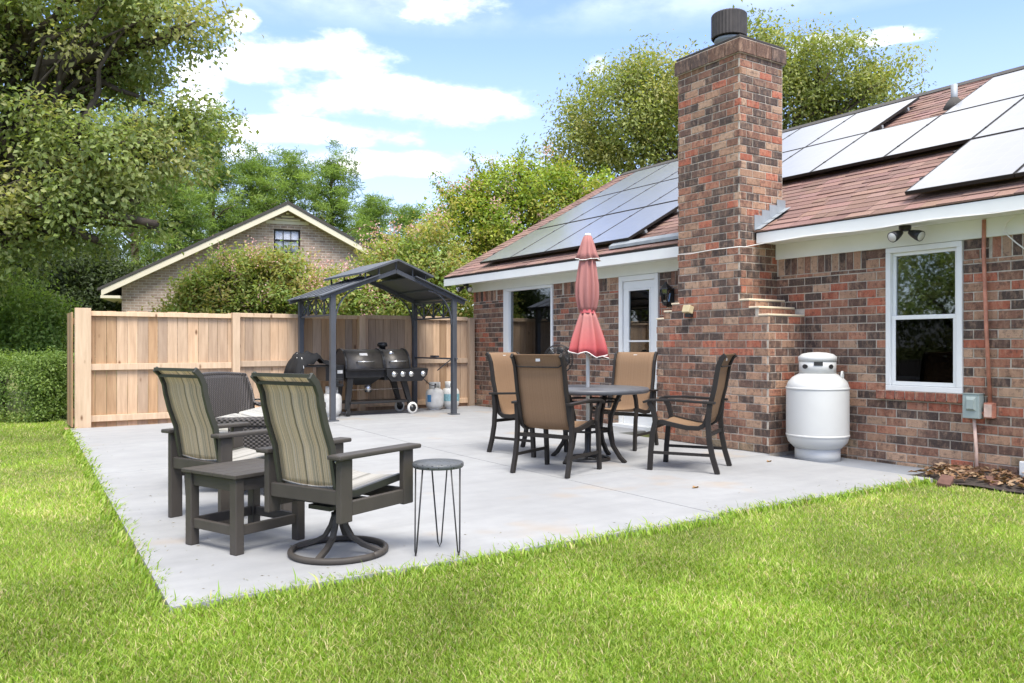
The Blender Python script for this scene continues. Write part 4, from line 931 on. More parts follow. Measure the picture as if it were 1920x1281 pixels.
# ================================================================== DINING SET
def dining_chair():
    r = empty('dining_chair'); hw = 0.25
    prof = [(0.235, 0.44), (0.20, 0.448), (0.10, 0.425), (-0.04, 0.40), (-0.145, 0.40), (-0.195, 0.43), (-0.222, 0.50), (-0.25, 0.62), (-0.285, 0.76), (-0.305, 0.88), (-0.322, 0.97), (-0.355, 1.04), (-0.385, 1.065)]
    for s in (-1, 1):
        m = MB(); m.strip([(s * hw, y, z) for y, z in prof], 0.028, 0.042); m.build('sling_rail', 'bronze', r, bevel=0.003)
        x = s * (hw + 0.03)
        m = MB(); m.strip([(x, 0.30, 0.0), (x, 0.29, 0.18), (x, 0.275, 0.34), (x, 0.245, 0.46), (x, 0.27, 0.56), (x, 0.30, 0.615), (x, 0.30, 0.64)], 0.034, 0.046); m.build('front_leg', 'bronze', r, bevel=0.004)
        m = MB(); m.strip([(x, -0.32, 0.0), (x, -0.275, 0.15), (x, -0.245, 0.30), (x, -0.235, 0.46), (x, -0.25, 0.63)], 0.034, 0.046); m.build('rear_leg', 'bronze', r, bevel=0.004)
        m = MB(); m.strip([(x, 0.36, 0.625), (x, 0.30, 0.645), (x, 0.1, 0.652), (x, -0.15, 0.64), (x, -0.30, 0.635)], 0.06, 0.022); m.build('armrest', 'bronze', r, bevel=0.004)
        m = MB(); m.bar((x, 0.29, 0.165), (x, -0.275, 0.165), 0.02, 0.026); m.build('side_stretcher', 'bronze', r)
    for yy_, zz_ in ((-0.24, 0.345), (0.262, 0.40)): m = MB(); m.bar((-hw - 0.02, yy_, zz_), (hw + 0.02, yy_, zz_), 0.022, 0.033); m.build('cross_bar', 'bronze', r)
    m = MB(); m.tube([(-hw, prof[-3][0] - 0.012, prof[-3][1] + 0.02), (-hw * 0.82, prof[-3][0] - 0.02, prof[-3][1] - 0.01), (hw * 0.82, prof[-3][0] - 0.02, prof[-3][1] - 0.01), (hw, prof[-3][0] - 0.012, prof[-3][1] + 0.02)], 0.007, 6); m.build('back_spreader', 'bronze', r)
    # smooth sling
    pr = []
    for i in range(len(prof) - 1):
        for t in (0, 0.5): pr.append((prof[i][0] * (1 - t) + prof[i + 1][0] * t, prof[i][1] * (1 - t) + prof[i + 1][1] * t))
    pr.append(prof[-1]); rows = []
    for (y, z) in pr: rows.append([(hw * (-0.97 + 1.94 * k / 8), y + 0.004, z + 0.006 - 0.012 * math.sin(math.pi * k / 8) * (1 if z < 0.45 else 0)) for k in range(9)])
    MB().sheet(rows).build('sling', 'sling_brown', r, solid=0.004)
    MB().box((-0.022, -0.348, 1.01), (0.022, -0.345, 1.045)).build('care_tag', 'trim', r)
    return r
chA = dining_chair()
for i, (x, y, a, lab) in enumerate([(4.43, 5.98, 24, 'brown sling dining chair nearest the camera, its back turned, care tag showing'),
                                    (4.95, 7.20, -74, 'brown sling dining chair left of the table by the picture window'),
                                    (6.13, 7.02, 204, 'brown sling dining chair behind the table in front of the white door'),
                                    (5.58, 5.45, 121, 'brown sling dining chair seen side-on at the right of the table')]):
    o = chA if i == 0 else copy_tree(chA); o.location = (x, y, gz(x, y)); o.rotation_euler = (0, 0, R_(a - 90))
    tag(o, lab, 'chair', 'brown dining chairs round the table')
TX, TY = 5.14, 6.42
tb = empty('dining_table', (TX, TY, 0), label='round dark patio dining table with flared metal legs', cat='table')
m = MB(); m.lathe([(0.022, 0.694), (0.57, 0.694), (0.60, 0.682), (0.612, 0.69), (0.614, 0.715), (0.606, 0.727), (0.022, 0.727)], seg=64); tt = m.build('table_top', 'tabletop', tb)
for k in range(4):
    a = R_(20 + 90 * k); c, s = math.cos(a), math.sin(a)
    pts = [(0.38, 0.69), (0.33, 0.60), (0.27, 0.45), (0.25, 0.30), (0.29, 0.16), (0.37, 0.05), (0.43, 0.0)]
    m = MB(); m.strip([(c * q, s * q, z) for q, z in pts], 0.04, 0.036, side=(-s, c, 0)); m.build('leg', 'bronze', tb, bevel=0.004)
m = MB()
for z, r_ in ((0.30, 0.245), (0.60, 0.325)):
    m.tube([(r_ * math.cos(t), r_ * math.sin(t), z) for t in np.linspace(0, 2 * math.pi, 33)], 0.011)
m.build('leg_ring', 'bronze', tb)
# umbrella with its stand
ub = empty('umbrella_stand', (TX, TY, 0), label='round black openwork umbrella stand under the dining table', cat='umbrella stand')
m = MB(); m.lathe([(0.23, 0.0), (0.23, 0.022), (0.215, 0.03), (0.20, 0.022), (0.20, 0.0)], seg=40, cap=False)
for k in range(10):
    a = 2 * math.pi * k / 10; c, s = math.cos(a), math.sin(a); m.tube([(0.05 * c, 0.05 * s, 0.045), (0.13 * c - 0.03 * s, 0.13 * s + 0.03 * c, 0.035), (0.21 * c, 0.21 * s, 0.018)], 0.009, 6)
m.build('base', 'black', ub); m = MB(); m.lathe([(0.07, 0.03), (0.05, 0.06), (0.032, 0.09), (0.03, 0.36), (0.024, 0.36)], seg=20); m.build('socket', 'black', ub)
um = empty('patio_umbrella', (TX, TY, 0.10), label='closed faded red patio umbrella with white piping in the table', cat='umbrella')
m = MB(); m.lathe([(0.019, 0.0), (0.019, 2.14), (0.0, 2.145)], seg=16); m.build('pole', 'lp', um)
def folds(prof, seg, n, hem=None, ph=0.0):
    rows = []
    for (r, z, amp, sh) in prof:
        row = []
        for k in range(seg + 1):
            t = 2 * math.pi * k / seg; f_ = 1 + amp * math.sin(n * t + ph) + amp * 0.5 * math.sin((n + 3) * t + 1.3 + 2 * z)
            zz = z + (hem(t) if (hem and (r, z, amp, sh) == prof[-1]) else 0); row.append((r * f_ * math.cos(t) + sh, r * f_ * math.sin(t), zz))
        rows.append(row)
    return rows
bodyp = [(0.05, 1.98, 0.06, 0), (0.075, 1.92, 0.08, 0), (0.09, 1.80, 0.12, 0), (0.105, 1.66, 0.14, 0), (0.104, 1.54, 0.15, 0), (0.088, 1.44, 0.15, 0), (0.068, 1.385, 0.12, 0)]
MB().sheet(folds(bodyp, 120, 10)).build('canopy', 'umb', um, solid=0.003)
hem = lambda t: 0.022 * math.sin(5 * t + 0.6) + 0.03 * math.cos(t - 2.4)
skirt = [(0.068, 1.385, 0.12, 0), (0.085, 1.33, 0.14, 0), (0.115, 1.22, 0.17, 0), (0.142, 1.12, 0.19, 0), (0.160, 1.03, 0.20, 0), (0.172, 0.965, 0.20, 0)]
rl = folds(skirt, 120, 9, hem); MB().sheet(rl).build('canopy_skirt', 'umb', um, solid=0.003)
m = MB(); m.tube(rl[-1], 0.005, 5); m.build('piping', 'trim', um)
cap = [(0.012, 2.165, 0.02, 0), (0.04, 2.15, 0.04, 0), (0.062, 2.08, 0.08, 0), (0.088, 1.98, 0.12, 0), (0.112, 1.925, 0.14, 0.012)]
rc = folds(cap, 96, 8, lambda t: 0.02 * math.sin(t) - 0.015 * math.cos(2 * t)); MB().sheet(rc).build('vent_cap', 'umb', um, solid=0.003); m = MB(); m.tube(rc[-1], 0.0045, 5); m.build('piping', 'trim', um)
m = MB(); m.lathe([(0.0, 2.185), (0.026, 2.18), (0.034, 2.165), (0.03, 2.155)], seg=16); m.build('finial', 'trim', um)
m = MB(); m.strip([(0.077 * math.cos(t) * 1.0, 0.077 * math.sin(t), 1.388 + 0.008 * math.sin(2 * t)) for t in np.linspace(0, 2 * math.pi, 33)], 0.034, 0.006, side=(0, 0, 1)); m.build('tie_strap', 'umb_low', um)

# ================================================================== SLING LOUNGE CHAIRS (poly lumber frames)
def lounge(swivel):
    r = empty('lounge_chair'); hw = 0.235; zb = 0.24 if swivel else 0.0
    for s in (-1, 1):
        x = s * 0.30
        MB().box((x - 0.02, -0.30, zb), (x + 0.02, -0.205, 0.565)).build('rear_post', 'poly', r, bevel=0.006)
        MB().box((x - 0.02, 0.235, zb + (0.02 if swivel else 0)), (x + 0.02, 0.325, 0.565)).build('front_post', 'poly', r, bevel=0.006)
        m = MB(); m.box((x - 0.055, -0.335, 0.567), (x + 0.05, 0.37, 0.592)); m.build('armrest', 'poly', r, bevel=0.008)
        MB().box((x - 0.018, -0.204, 0.27), (x + 0.018, 0.234, 0.345)).build('side_rail', 'poly', r, bevel=0.005)
    MB().box((-0.278, -0.285, 0.33), (0.278, -0.25, 0.405)).build('back_rail', 'poly', r, bevel=0.005)
    MB().box((-0.278, 0.25, 0.28), (0.278, 0.285, 0.35)).build('front_rail', 'poly', r, bevel=0.005)
    prof = [(0.33, 0.395), (0.29, 0.405), (0.10, 0.385), (-0.10, 0.365), (-0.20, 0.37), (-0.245, 0.41), (-0.262, 0.50), (-0.285, 0.62), (-0.335, 0.74), (-0.365, 0.84), (-0.375, 0.90), (-0.405, 0.96), (-0.45, 1.0)]
    for s in (-1, 1):
        m = MB(); m.strip([(s * hw, y, z) for y, z in prof], 0.026, 0.04); m.build('sling_rail', 'poly_rail', r, bevel=0.004)
        m = MB(); m.lathe([(0.0, -0.006), (0.01, -0.004), (0.01, 0.004)], (s * (hw + 0.016), -0.268, 0.55), 10, axis='x'); m.build('bolt', 'steel', r)
    for yy_, zz_ in ((-0.415, 0.955), (-0.45, 0.998)): m = MB(); m.bar((-hw, yy_, zz_), (hw, yy_, zz_), 0.021, 0.019); m.build('top_bar', 'poly_rail', r)
    def interp(p):
        o = []
        for i in range(len(p) - 1):
            for t in (0, 0.33, 0.67): o.append((p[i][0] * (1 - t) + p[i + 1][0] * t, p[i][1] * (1 - t) + p[i + 1][1] * t))
        return o + [p[-1]]
    back = interp(prof[5:]); seat = interp(prof[:6])
    MB().sheet([[(hw * (-0.95 + 1.9 * k / 8), y + 0.006, z) for k in range(9)] for y, z in back]).build('back_sling', 'sling_stripe', r, solid=0.004)
    MB().sheet([[(hw * (-0.95 + 1.9 * k / 8), y, z + 0.012 - 0.015 * math.sin(math.pi * k / 8)) for k in range(9)] for y, z in seat]).build('seat_sling', 'sling_seat', r, solid=0.004)
    if swivel:
        b_ = MB(); b_.tube([(0.285 * math.cos(t), 0.285 * math.sin(t), 0.018) for t in np.linspace(0, 2 * math.pi, 49)], 0.018, 10); b_.build('base_ring', 'poly', r)
        m = MB()
        for k in range(4):
            a = R_(20 + 90 * k); c, s = math.cos(a), math.sin(a)
            m.strip([(c * q, s * q, z) for q, z in ((0.03, 0.205), (0.05, 0.15), (0.09, 0.09), (0.16, 0.055), (0.28, 0.022))], 0.034, 0.026, side=(-s, c, 0))
        m.build('base_spoke', 'poly', r, bevel=0.004)
        m = MB(); m.lathe([(0.045, 0.185), (0.045, 0.225), (0.03, 0.225), (0.03, 0.27)], seg=18); m.box((-0.09, -0.16, 0.262), (0.09, 0.16, 0.285)); m.box((-0.27, -0.12, 0.285), (0.27, -0.07, 0.305)); m.box((-0.27, 0.07, 0.285), (0.27, 0.12, 0.305)); m.build('swivel_plate', 'black', r)
    return r
o = lounge(True); o.scale = (0.9, 0.92, 1); o.location = (1.67, 4.29, 0); o.rotation_euler = (0, 0, R_(24 - 90)); tag(o, 'striped sling swivel chair on a round ring base beside the stool', 'chair', 'striped sling lounge chairs')
o = lounge(False); o.scale = (0.9, 0.92, 1); o.location = (1.42, 5.63, 0); o.rotation_euler = (0, 0, R_(22 - 90)); tag(o, 'striped sling chair on four square legs behind the side table', 'chair', 'striped sling lounge chairs')
# side table
st_ = empty('side_table', (1.31, 4.83, 0), R_(22 - 90), label='low square slatted side table between the two striped chairs', cat='table')
n = 5; w = 0.50 / n
for i in range(n): MB().box((-0.25 + i * w + 0.002, -0.26, 0.42), (-0.25 + (i + 1) * w - 0.002, 0.26, 0.442)).build('slat', 'poly', st_, bevel=0.004)
for sx in (-1, 1):
    for sy in (-1, 1): MB().box((sx * 0.205 - 0.028, sy * 0.215 - 0.028, 0), (sx * 0.205 + 0.028, sy * 0.215 + 0.028, 0.419)).build('leg', 'poly', st_, bevel=0.005)
    for z, hh in ((0.345, 0.07), (0.10, 0.055)):
        MB().box((sx * 0.205 - 0.014, -0.186, z), (sx * 0.205 + 0.014, 0.186, z + hh)).build('rail', 'poly', st_, bevel=0.004)
        MB().box((-0.176, sx * 0.215 - 0.014, z), (0.176, sx * 0.215 + 0.014, z + hh)).build('rail', 'poly', st_, bevel=0.004)
# hairpin stool
sc = ong(818, 1041); sp_ = (2.125, 3.975)
sto = empty('hairpin_stool', (sp_[0], sp_[1], 0), label='small round black stool on thin hairpin legs at the patio edge', cat='stool')
m = MB(); m.lathe([(0.0, 0.478), (0.137, 0.478), (0.142, 0.484), (0.142, 0.500), (0.137, 0.506), (0.0, 0.506)], seg=48); m.build('seat', 'perf', sto)
for k, a in enumerate((R_(-62), R_(58), R_(178))):
    c, s = math.cos(a + YAW * 0), math.sin(a); px_, py_ = -s, c
    top1 = (0.115 * c + 0.045 * px_, 0.115 * s + 0.045 * py_, 0.478); top2 = (0.115 * c - 0.045 * px_, 0.115 * s - 0.045 * py_, 0.478); ft = (0.135 * c, 0.135 * s)
    m = MB(); m.tube([top1, (ft[0] + 0.010 * px_, ft[1] + 0.010 * py_, 0.03), (ft[0], ft[1], 0.005), (ft[0] - 0.010 * px_, ft[1] - 0.010 * py_, 0.03), top2], 0.0045, 6); m.build('leg', 'black', sto)
# wicker loveseat
lv = empty('wicker_loveseat', (2.06, 7.13, 0), R_(-33 - 90), label='dark brown wicker loveseat with striped cushions behind the striped chairs', cat='loveseat')
LW = 0.84                                       # half length along local x; local +y is the front
rows = []
for i in range(13):
    v = i / 12; z = 0.34 + 0.52 * v; y = -0.28 - 0.19 * v ** 1.3; hwv = LW - 0.40 * (1 - v) ** 2.0          # sides sweep in towards the seat
    rows.append([(hwv * (-1 + 2 * k / 14), y + 0.06 * abs(-1 + 2 * k / 14) ** 4, z + (0.035 * (1 - (-1 + 2 * k / 14) ** 2)) * v) for k in range(15)])
MB().sheet(rows).build('back', 'wicker', lv, solid=0.03)
m = MB(); m.tube(rows[-1], 0.022, 8); m.build('back_rim', 'wicker', lv)
for s in (-1, 1):
    x = s * (LW + 0.02)
    m = MB(); sw_ = [r_[-1 if s > 0 else 0] for r_ in rows[::-1]]; k_ = [q for q in sw_ if q[2] > 0.56]
    m.tube(k_ + [(s * (LW - 0.10), -0.24, 0.585), (x, -0.10, 0.575), (x, 0.30, 0.585)], 0.022, 8); m.build('arm_rim', 'wicker', lv)
    MB().box((x - 0.05, -0.08, 0.53), (x + 0.05, 0.37, 0.595)).build('armrest', 'wicker', lv, bevel=0.012)
    MB().box((x - 0.04, 0.02, 0.08), (x + 0.04, 0.345, 0.529)).build('arm_panel', 'wicker', lv, bevel=0.01)
    m = MB(); m.tube([(x, -0.40, 0.84), (x, -0.33, 0.45), (x, -0.30, 0.0)], 0.016, 8); m.tube([(x, -0.35, 0.62), (x, -0.2, 0.625)], 0.010, 6); m.build('rear_leg', 'wicker', lv)
    MB().box((x - 0.03, 0.29, 0.0), (x + 0.03, 0.34, 0.10)).build('front_leg', 'black', lv)
MB().box((-LW + 0.03, -0.30, 0.14), (LW - 0.03, 0.33, 0.32)).build('seat_base', 'wicker', lv, bevel=0.012)
for s in (-1, 1):
    xa, xb = (0.01, LW - 0.04) if s > 0 else (-LW + 0.04, -0.01)
    MB().box((xa, -0.24, 0.322), (xb, 0.35, 0.49)).build('seat_cushion', 'cushion', lv, bevel=0.06)
    MB().box((xa + 0.05, -0.25, 0.44), (xb - 0.05, 0.02, 0.55), Matrix.Rotation(R_(-14), 3, 'X')).build('throw_cushion', 'cushion', lv, bevel=0.055)
# pedestal fan by the wall
fnp = onX(1047, 672, 7.06); fn = empty('pedestal_fan', (7.06, float(fnp[1]), 0.02), label='black round pedestal fan against the brick wall behind the table', cat='fan')
m = MB(); m.lathe([(0.20, 0.0), (0.20, 0.02), (0.05, 0.05), (0.018, 0.07), (0.018, 0.74), (0.0, 0.74)], seg=24); m.build('stand', 'black', fn)
fa = R_(-25); fd = Vector((-math.cos(fa) * 0.75, -0.66, 0)).normalized(); fs = fd.cross(Vector((0, 0, 1)))
def FP(r_, t, d): return tuple(Vector((0, 0, 0.93)) + fs * (r_ * math.cos(t)) + Vector((0, 0, 1)) * (r_ * math.sin(t)) + fd * d)
m = MB()
for rr, dd in ((0.215, 0.0), (0.21, 0.05), (0.16, 0.085), (0.10, 0.1), (0.21, -0.05), (0.15, -0.08)): m.tube([FP(rr, t, dd) for t in np.linspace(0, 2 * math.pi, 37)], 0.005, 5)
for k in range(40):
    t = 2 * math.pi * k / 40; m.tube([FP(0.04, t, 0.105), FP(0.12, t, 0.10), FP(0.19, t, 0.065), FP(0.215, t, 0.0), FP(0.19, t, -0.065), FP(0.05, t, -0.10)], 0.0028, 4)
m.build('cage', 'black', fn)
m = MB()
for k in range(5):
    t0 = 2 * math.pi * k / 5; m.sheet([[FP(0.04, t0 + 0.1, -0.01), FP(0.12, t0 + 0.1, -0.02), FP(0.19, t0 + 0.2, -0.02)], [FP(0.04, t0 + 0.6, 0.01), FP(0.12, t0 + 0.9, 0.025), FP(0.18, t0 + 0.95, 0.025)]])
m.build('blade', 'black', fn, solid=0.003)
m = MB(); m.tube([FP(0, 0, -0.2), FP(0, 0, -0.1), FP(0, 0, -0.02), FP(0, 0, 0.05)], [0.05, 0.075, 0.06, 0.04], 16); m.tube([(0, 0, 0.72), FP(0, 0, -0.12)], 0.02); m.build('motor', 'black', fn)

# ================================================================== WALL FITTINGS
def flood(loc, label, aim):
    r = empty('flood_light', loc, label=label, cat='flood light', group='twin flood lights under the eaves')
    m = MB(); m.lathe([(0.055, 0.0), (0.055, -0.03), (0.04, -0.05), (0.0, -0.052)], seg=18); m.build('base', 'black', r)
    for s in (-1, 1):
        d = Vector((aim[0] * 0.7 + s * aim[1] * 0.75, aim[1] * 0.7 - s * aim[0] * 0.75, -0.45)).normalized(); p = Vector((0, 0, -0.045)) + d * 0.05
        m = MB(); m.tube([p, p + d * 0.04, p + d * 0.10, p + d * 0.135], [0.02, 0.035, 0.05, 0.052], 16); hd = m.build('lamp_head', 'black', r)
        m = MB(); m.tube([p + d * 0.1355, p + d * 0.138], [0.044, 0.043], 16); m.build('lens', 'lp', hd)
    return r
fl1 = onX(1697, 428, 7.42); flood((7.42, float(fl1[1]), FB + 0.012), 'black twin flood light under the eave above the near window', (-0.8, -0.6))
fl2 = onX(874, 545, 7.40); flood((7.40, min(float(fl2[1]), 13.0), FB - 0.01), 'black twin flood light under the eave at the far house corner', (-0.8, -0.6))
lp = onX(1252, 545, 7.52)
lan = empty('wall_lantern', (XW - 0.005, float(lp[1]) + 0.02, 1.78), label='black carriage lantern on the wall between door and chimney', cat='wall lantern')
MB().box((-0.02, -0.05, -0.12), (0.0, 0.05, 0.12)).build('back_plate', 'black', lan, bevel=0.006)
m = MB(); m.tube([(-0.02, 0, -0.09), (-0.07, 0, -0.12), (-0.11, 0, -0.10)], 0.012); m.build('arm', 'black', lan)
m = MB(); m.lathe([(0.03, -0.11), (0.05, -0.08), (0.055, -0.07), (0.055, -0.06)], (-0.11, 0, 0), 6, smooth=False); m.lathe([(0.09, 0.10), (0.085, 0.115), (0.045, 0.16), (0.02, 0.18), (0.012, 0.20), (0.0, 0.205)], (-0.11, 0, 0), 6, smooth=False)
for k in range(6): t = 2 * math.pi * k / 6; m.tube([(-0.11 + 0.052 * math.cos(t), 0.052 * math.sin(t), -0.06), (-0.11 + 0.078 * math.cos(t), 0.078 * math.sin(t), 0.10)], 0.006, 5)
m.build('cage', 'black', lan); m = MB(); m.lathe([(0.046, -0.06), (0.072, 0.10)], (-0.11, 0, 0), 6, smooth=False); m.build('glass', 'glass', lan)
sp = onX(1290, 583, CX - 0.06)
sl_ = empty('spot_fixture', (CX - 0.012, float(sp[1]), float(sp[2])), label='sun-yellowed square light fixture on the chimney brick', cat='light fixture')
MB().box((-0.09, -0.055, -0.03), (-0.01, 0.055, 0.06), Matrix.Rotation(R_(18), 3, 'Y')).build('housing', 'tan', sl_, bevel=0.008); MB().box((-0.06, -0.04, -0.075), (0.0, 0.045, -0.025)).build('mount', 'black', sl_, bevel=0.006)
# disconnect box and conduits
bx = onX(1822, 762, XW - 0.08); by_ = float(bx[1]); bz = float(bx[2])
db = empty('electrical_box', (XW, by_, bz), label='grey-green electrical disconnect box under the window corner', cat='electrical box')
MB().box((-0.10, -0.075, -0.11), (-0.002, 0.075, 0.11)).build('enclosure', 'grey_box', db, bevel=0.006)
m = MB(); m.add([(-0.1005, -0.05, -0.04), (-0.1005, 0.04, -0.04), (-0.1005, 0.04, 0.09), (-0.1005, -0.05, 0.09), (-0.125, -0.035, -0.02), (-0.125, 0.025, -0.02), (-0.125, 0.025, 0.06), (-0.125, -0.035, 0.06)], [(4, 5, 6, 7), (0, 1, 5, 4), (1, 2, 6, 5), (2, 3, 7, 6), (3, 0, 4, 7)]); m.build('raised_cover', 'grey_box', db)
MB().box((-0.105, -0.08, 0.111), (0, 0.08, 0.118)).build('rain_lip', 'grey_box', db)
jb = onX(1856, 770, XW - 0.04); jy, jz = float(jb[1]), float(jb[2])
j = empty('junction_box', (XW, jy, jz), label='small pinkish junction box at the foot of the copper pipe', cat='junction box')
MB().box((-0.065, -0.04, -0.07), (-0.002, 0.045, 0.07)).build('housing', 'copper', j, bevel=0.006); MB().box((-0.075, -0.03, -0.06), (-0.066, 0.035, 0.055)).build('cover', 'pinkwhite', j, bevel=0.003)
p_t = onX(1844, 410, XW - 0.05); m = MB(); yt = float(p_t[1])
m.tube([(XW - 0.04, yt, FB), (XW - 0.045, yt, 2.0), (XW - 0.04, (yt * 0.6 + jy * 0.4), 1.3), (XW - 0.035, jy, jz + 0.07)], 0.017, 10); m.build('conduit', 'copper', label='copper-coloured conduit running up the wall to the eave', cat='conduit')
m = MB(); m.tube([(XW - 0.04, by_ - 0.0, bz - 0.11), (XW - 0.04, by_ - 0.02, bz - 0.4), (XW - 0.05, by_ - 0.03, -0.02)], 0.015, 10); m.build('conduit', 'pinkwhite', label='worn pink-white conduit from the electrical box to the ground', cat='conduit')
m = MB(); m.tube([(XW - 0.04, by_ - 0.075, bz - 0.05), (XW - 0.04, jy + 0.045, jz - 0.05)], 0.014, 8); m.build('conduit', 'copper', label='short copper pipe joining the two wall boxes', cat='conduit')
wb = onX(1916, 878, XW - 0.03); MB().box((XW - 0.04, float(wb[1]) - 0.12, float(wb[2]) - 0.075), (XW - 0.008, float(wb[1]) + 0.02, float(wb[2]) + 0.06)).build('outlet_box', 'vinyl', bevel=0.008, label='white outlet box low on the wall at the right edge', cat='outlet box')
m = MB(); cpts = [onX(x, y, XW - 0.06) for x, y in ((1925, 395), (1905, 402), (1888, 418), (1882, 432), (1890, 442), (1905, 455), (1925, 470))]; m.tube([tuple(p) for p in cpts], 0.006, 6); m.build('cable', 'trim', label='white cable looping under the eave at the right edge', cat='cable')
m = MB(); pts = [(CX - 0.02, cy1 + 0.0, 2.235), (CX - 0.02, 6.8, 2.225), (CX - 0.02, 6.45, 2.24), (CX - 0.02, cy0 - 0.02, 2.235), (CX + 0.05, cy0 - 0.025, 2.235), (EX - 0.03, cy0 - 0.03, 2.27)] + [(EX - 0.02, y, 2.285 + 0.008 * math.sin(5 * y)) for y in np.linspace(5.9, 3.0, 12)]
m.tube(pts, 0.005, 6); m.build('cable', 'trim', label='thin white cable strung across chimney and fascia', cat='cable')

# ================================================================== NEIGHBOUR'S HOUSE
PHI = R_(-15); npk = onY(540, 378, 25.0)
nh = empty('neighbour_house', (float(npk[0]), 25.0, 0), PHI, label='brick gabled house with cream eaves beyond the fence', cat='house')
pz = float(npk[2]); sl2 = 0.525; hwid = 5.25; ez = pz - sl2 * hwid; D = 9.0; wx = 4.75; rz_ = pz - 0.12
def lz(x): return rz_ - sl2 * abs(x)
NW = (-0.45, 0.45)                               # window span, set below from the photograph
def nloc(x, y):
    d = ray(x, y); c, s = math.cos(PHI), math.sin(PHI); A = np.array([[d[0], -c], [d[1], -s]]); t, u = np.linalg.solve(A, npk[:2]); return u, CH + d[2] * t
wa, wzt = nloc(514, 427); wb_, wzb = nloc(564, 474)
m = MB(); zt = lambda x: lz(x) - 0.02
def wallpart(x0, x1, za0, za1, zb0, zb1): m.prism([(x0, 0.25, za0), (x1, 0.25, zb0), (x1, 0.25, zb1), (x0, 0.25, za1)], (0, 0.25, 0), 0)
wallpart(-wx, wa, -0.1, zt(-wx), -0.1, zt(wa)); wallpart(wb_, wx, -0.1, zt(wb_), -0.1, zt(wx)); m.prism([(wa, 0.25, wzt), (wb_, 0.25, wzt), (wb_, 0.25, zt(wb_)), (0, 0.25, zt(0)), (wa, 0.25, zt(wa))], (0, 0.25, 0), 0); wallpart(wa, wb_, -0.1, wzb, -0.1, wzb)
m.box((-wx, 0.5, -0.1), (-wx + 0.25, D, lz(wx) - 0.02)); m.box((wx - 0.25, 0.5, -0.1), (wx, D, lz(wx) - 0.02)); m.build('wall', 'far_brick', nh)
m = MB(); T = 0.10
m.prism([(-hwid - .1, -0.12, lz(hwid + .1) + 0.02), (0, -0.12, rz_ + 0.02), (hwid + .1, -0.12, lz(hwid + .1) + 0.02), (hwid + .1, -0.12, lz(hwid + .1) + T), (0, -0.12, rz_ + 0.02 + T), (-hwid - .1, -0.12, lz(hwid + .1) + T)], (0, D + 0.3, 0), 0); m.build('roof', 'dark_roof', nh)
for s in (-1, 1):
    m = MB(); m.prism([(0, -0.10, rz_ + 0.015), (s * hwid, -0.10, lz(hwid) + 0.015), (s * hwid, -0.10, lz(hwid) - 0.17), (0, -0.10, rz_ - 0.17)], (0, 0.03, 0), 0); m.build('barge_board', 'cream', nh)
    m = MB(); m.prism([(0, -0.069, rz_ - 0.12), (s * hwid, -0.069, lz(hwid) - 0.12), (s * hwid, -0.069, lz(hwid) - 0.14), (0, -0.069, rz_ - 0.14)], (0, 0.318, 0), 0); m.build('soffit', 'cream', nh)
    m = MB(); m.box((min(s * wx, s * (hwid + 0.02)), -0.105, lz(hwid) - 0.24), (max(s * wx, s * (hwid + 0.02)), D, lz(hwid) - 0.16)); m.build('eave_box', 'cream', nh)
vw = 0.55; vz0 = lz(vw) - 0.17
lv_ = MB(); lv_.box((-vw - 0.1, 0.235, vz0 - 0.10), (vw + 0.1, 0.249, vz0)); lo = lv_.build('gable_vent', 'cream', nh)
for i in range(4):
    z0 = vz0 + 0.01 + i * 0.10; xw = max(0.05, vw - (i * 0.10 + 0.09) / sl2)
    MB().box((-xw, 0.19, z0), (xw, 0.245, z0 + 0.055), Matrix.Rotation(R_(25), 3, 'X')).build('slat', 'cream', lo)
wn = MB(); 
def fr2(mb, x0, x1, z0, z1, t, ya, yb): mb.box((x0, ya, z0), (x1, yb, z0 + t)); mb.box((x0, ya, z1 - t), (x1, yb, z1)); mb.box((x0, ya, z0 + t), (x0 + t, yb, z1 - t)); mb.box((x1 - t, ya, z0 + t), (x1, yb, z1 - t))
fr2(wn, wa, wb_, wzb, wzt, 0.05, 0.30, 0.36); zm = (wzb + wzt) / 2 + 0.03; wn.box((wa + 0.05, 0.29, zm - 0.025), (wb_ - 0.05, 0.35, zm + 0.025)); wo = wn.build('window', 'bronze', nh)
for i in range(3):
    xa = wa + 0.05 + (wb_ - wa - 0.1) * i / 3
    for (za, zb) in ((wzb + 0.05, zm - 0.025), (zm + 0.025, wzt - 0.05)): MB().box((xa + 0.012, 0.325, za), (xa + (wb_ - wa - 0.1) / 3 - 0.012, 0.33, zb)).build('pane', 'glass_far', wo)
    if i: MB().box((xa - 0.011, 0.31, wzb + 0.05), (xa + 0.011, 0.345, zm - 0.026)).build('muntin', 'bronze', wo); MB().box((xa - 0.011, 0.31, zm + 0.026), (xa + 0.011, 0.345, wzt - 0.05)).build('muntin', 'bronze', wo)
m = MB(); m.sheet([[(wa + (wb_ - wa) * k / 40, 0.352 + 0.012 * math.sin(k * 1.9), z) for k in range(41)] for z in (wzb, wzt)]); m.build('curtain', 'curtain', wo, solid=0.004)

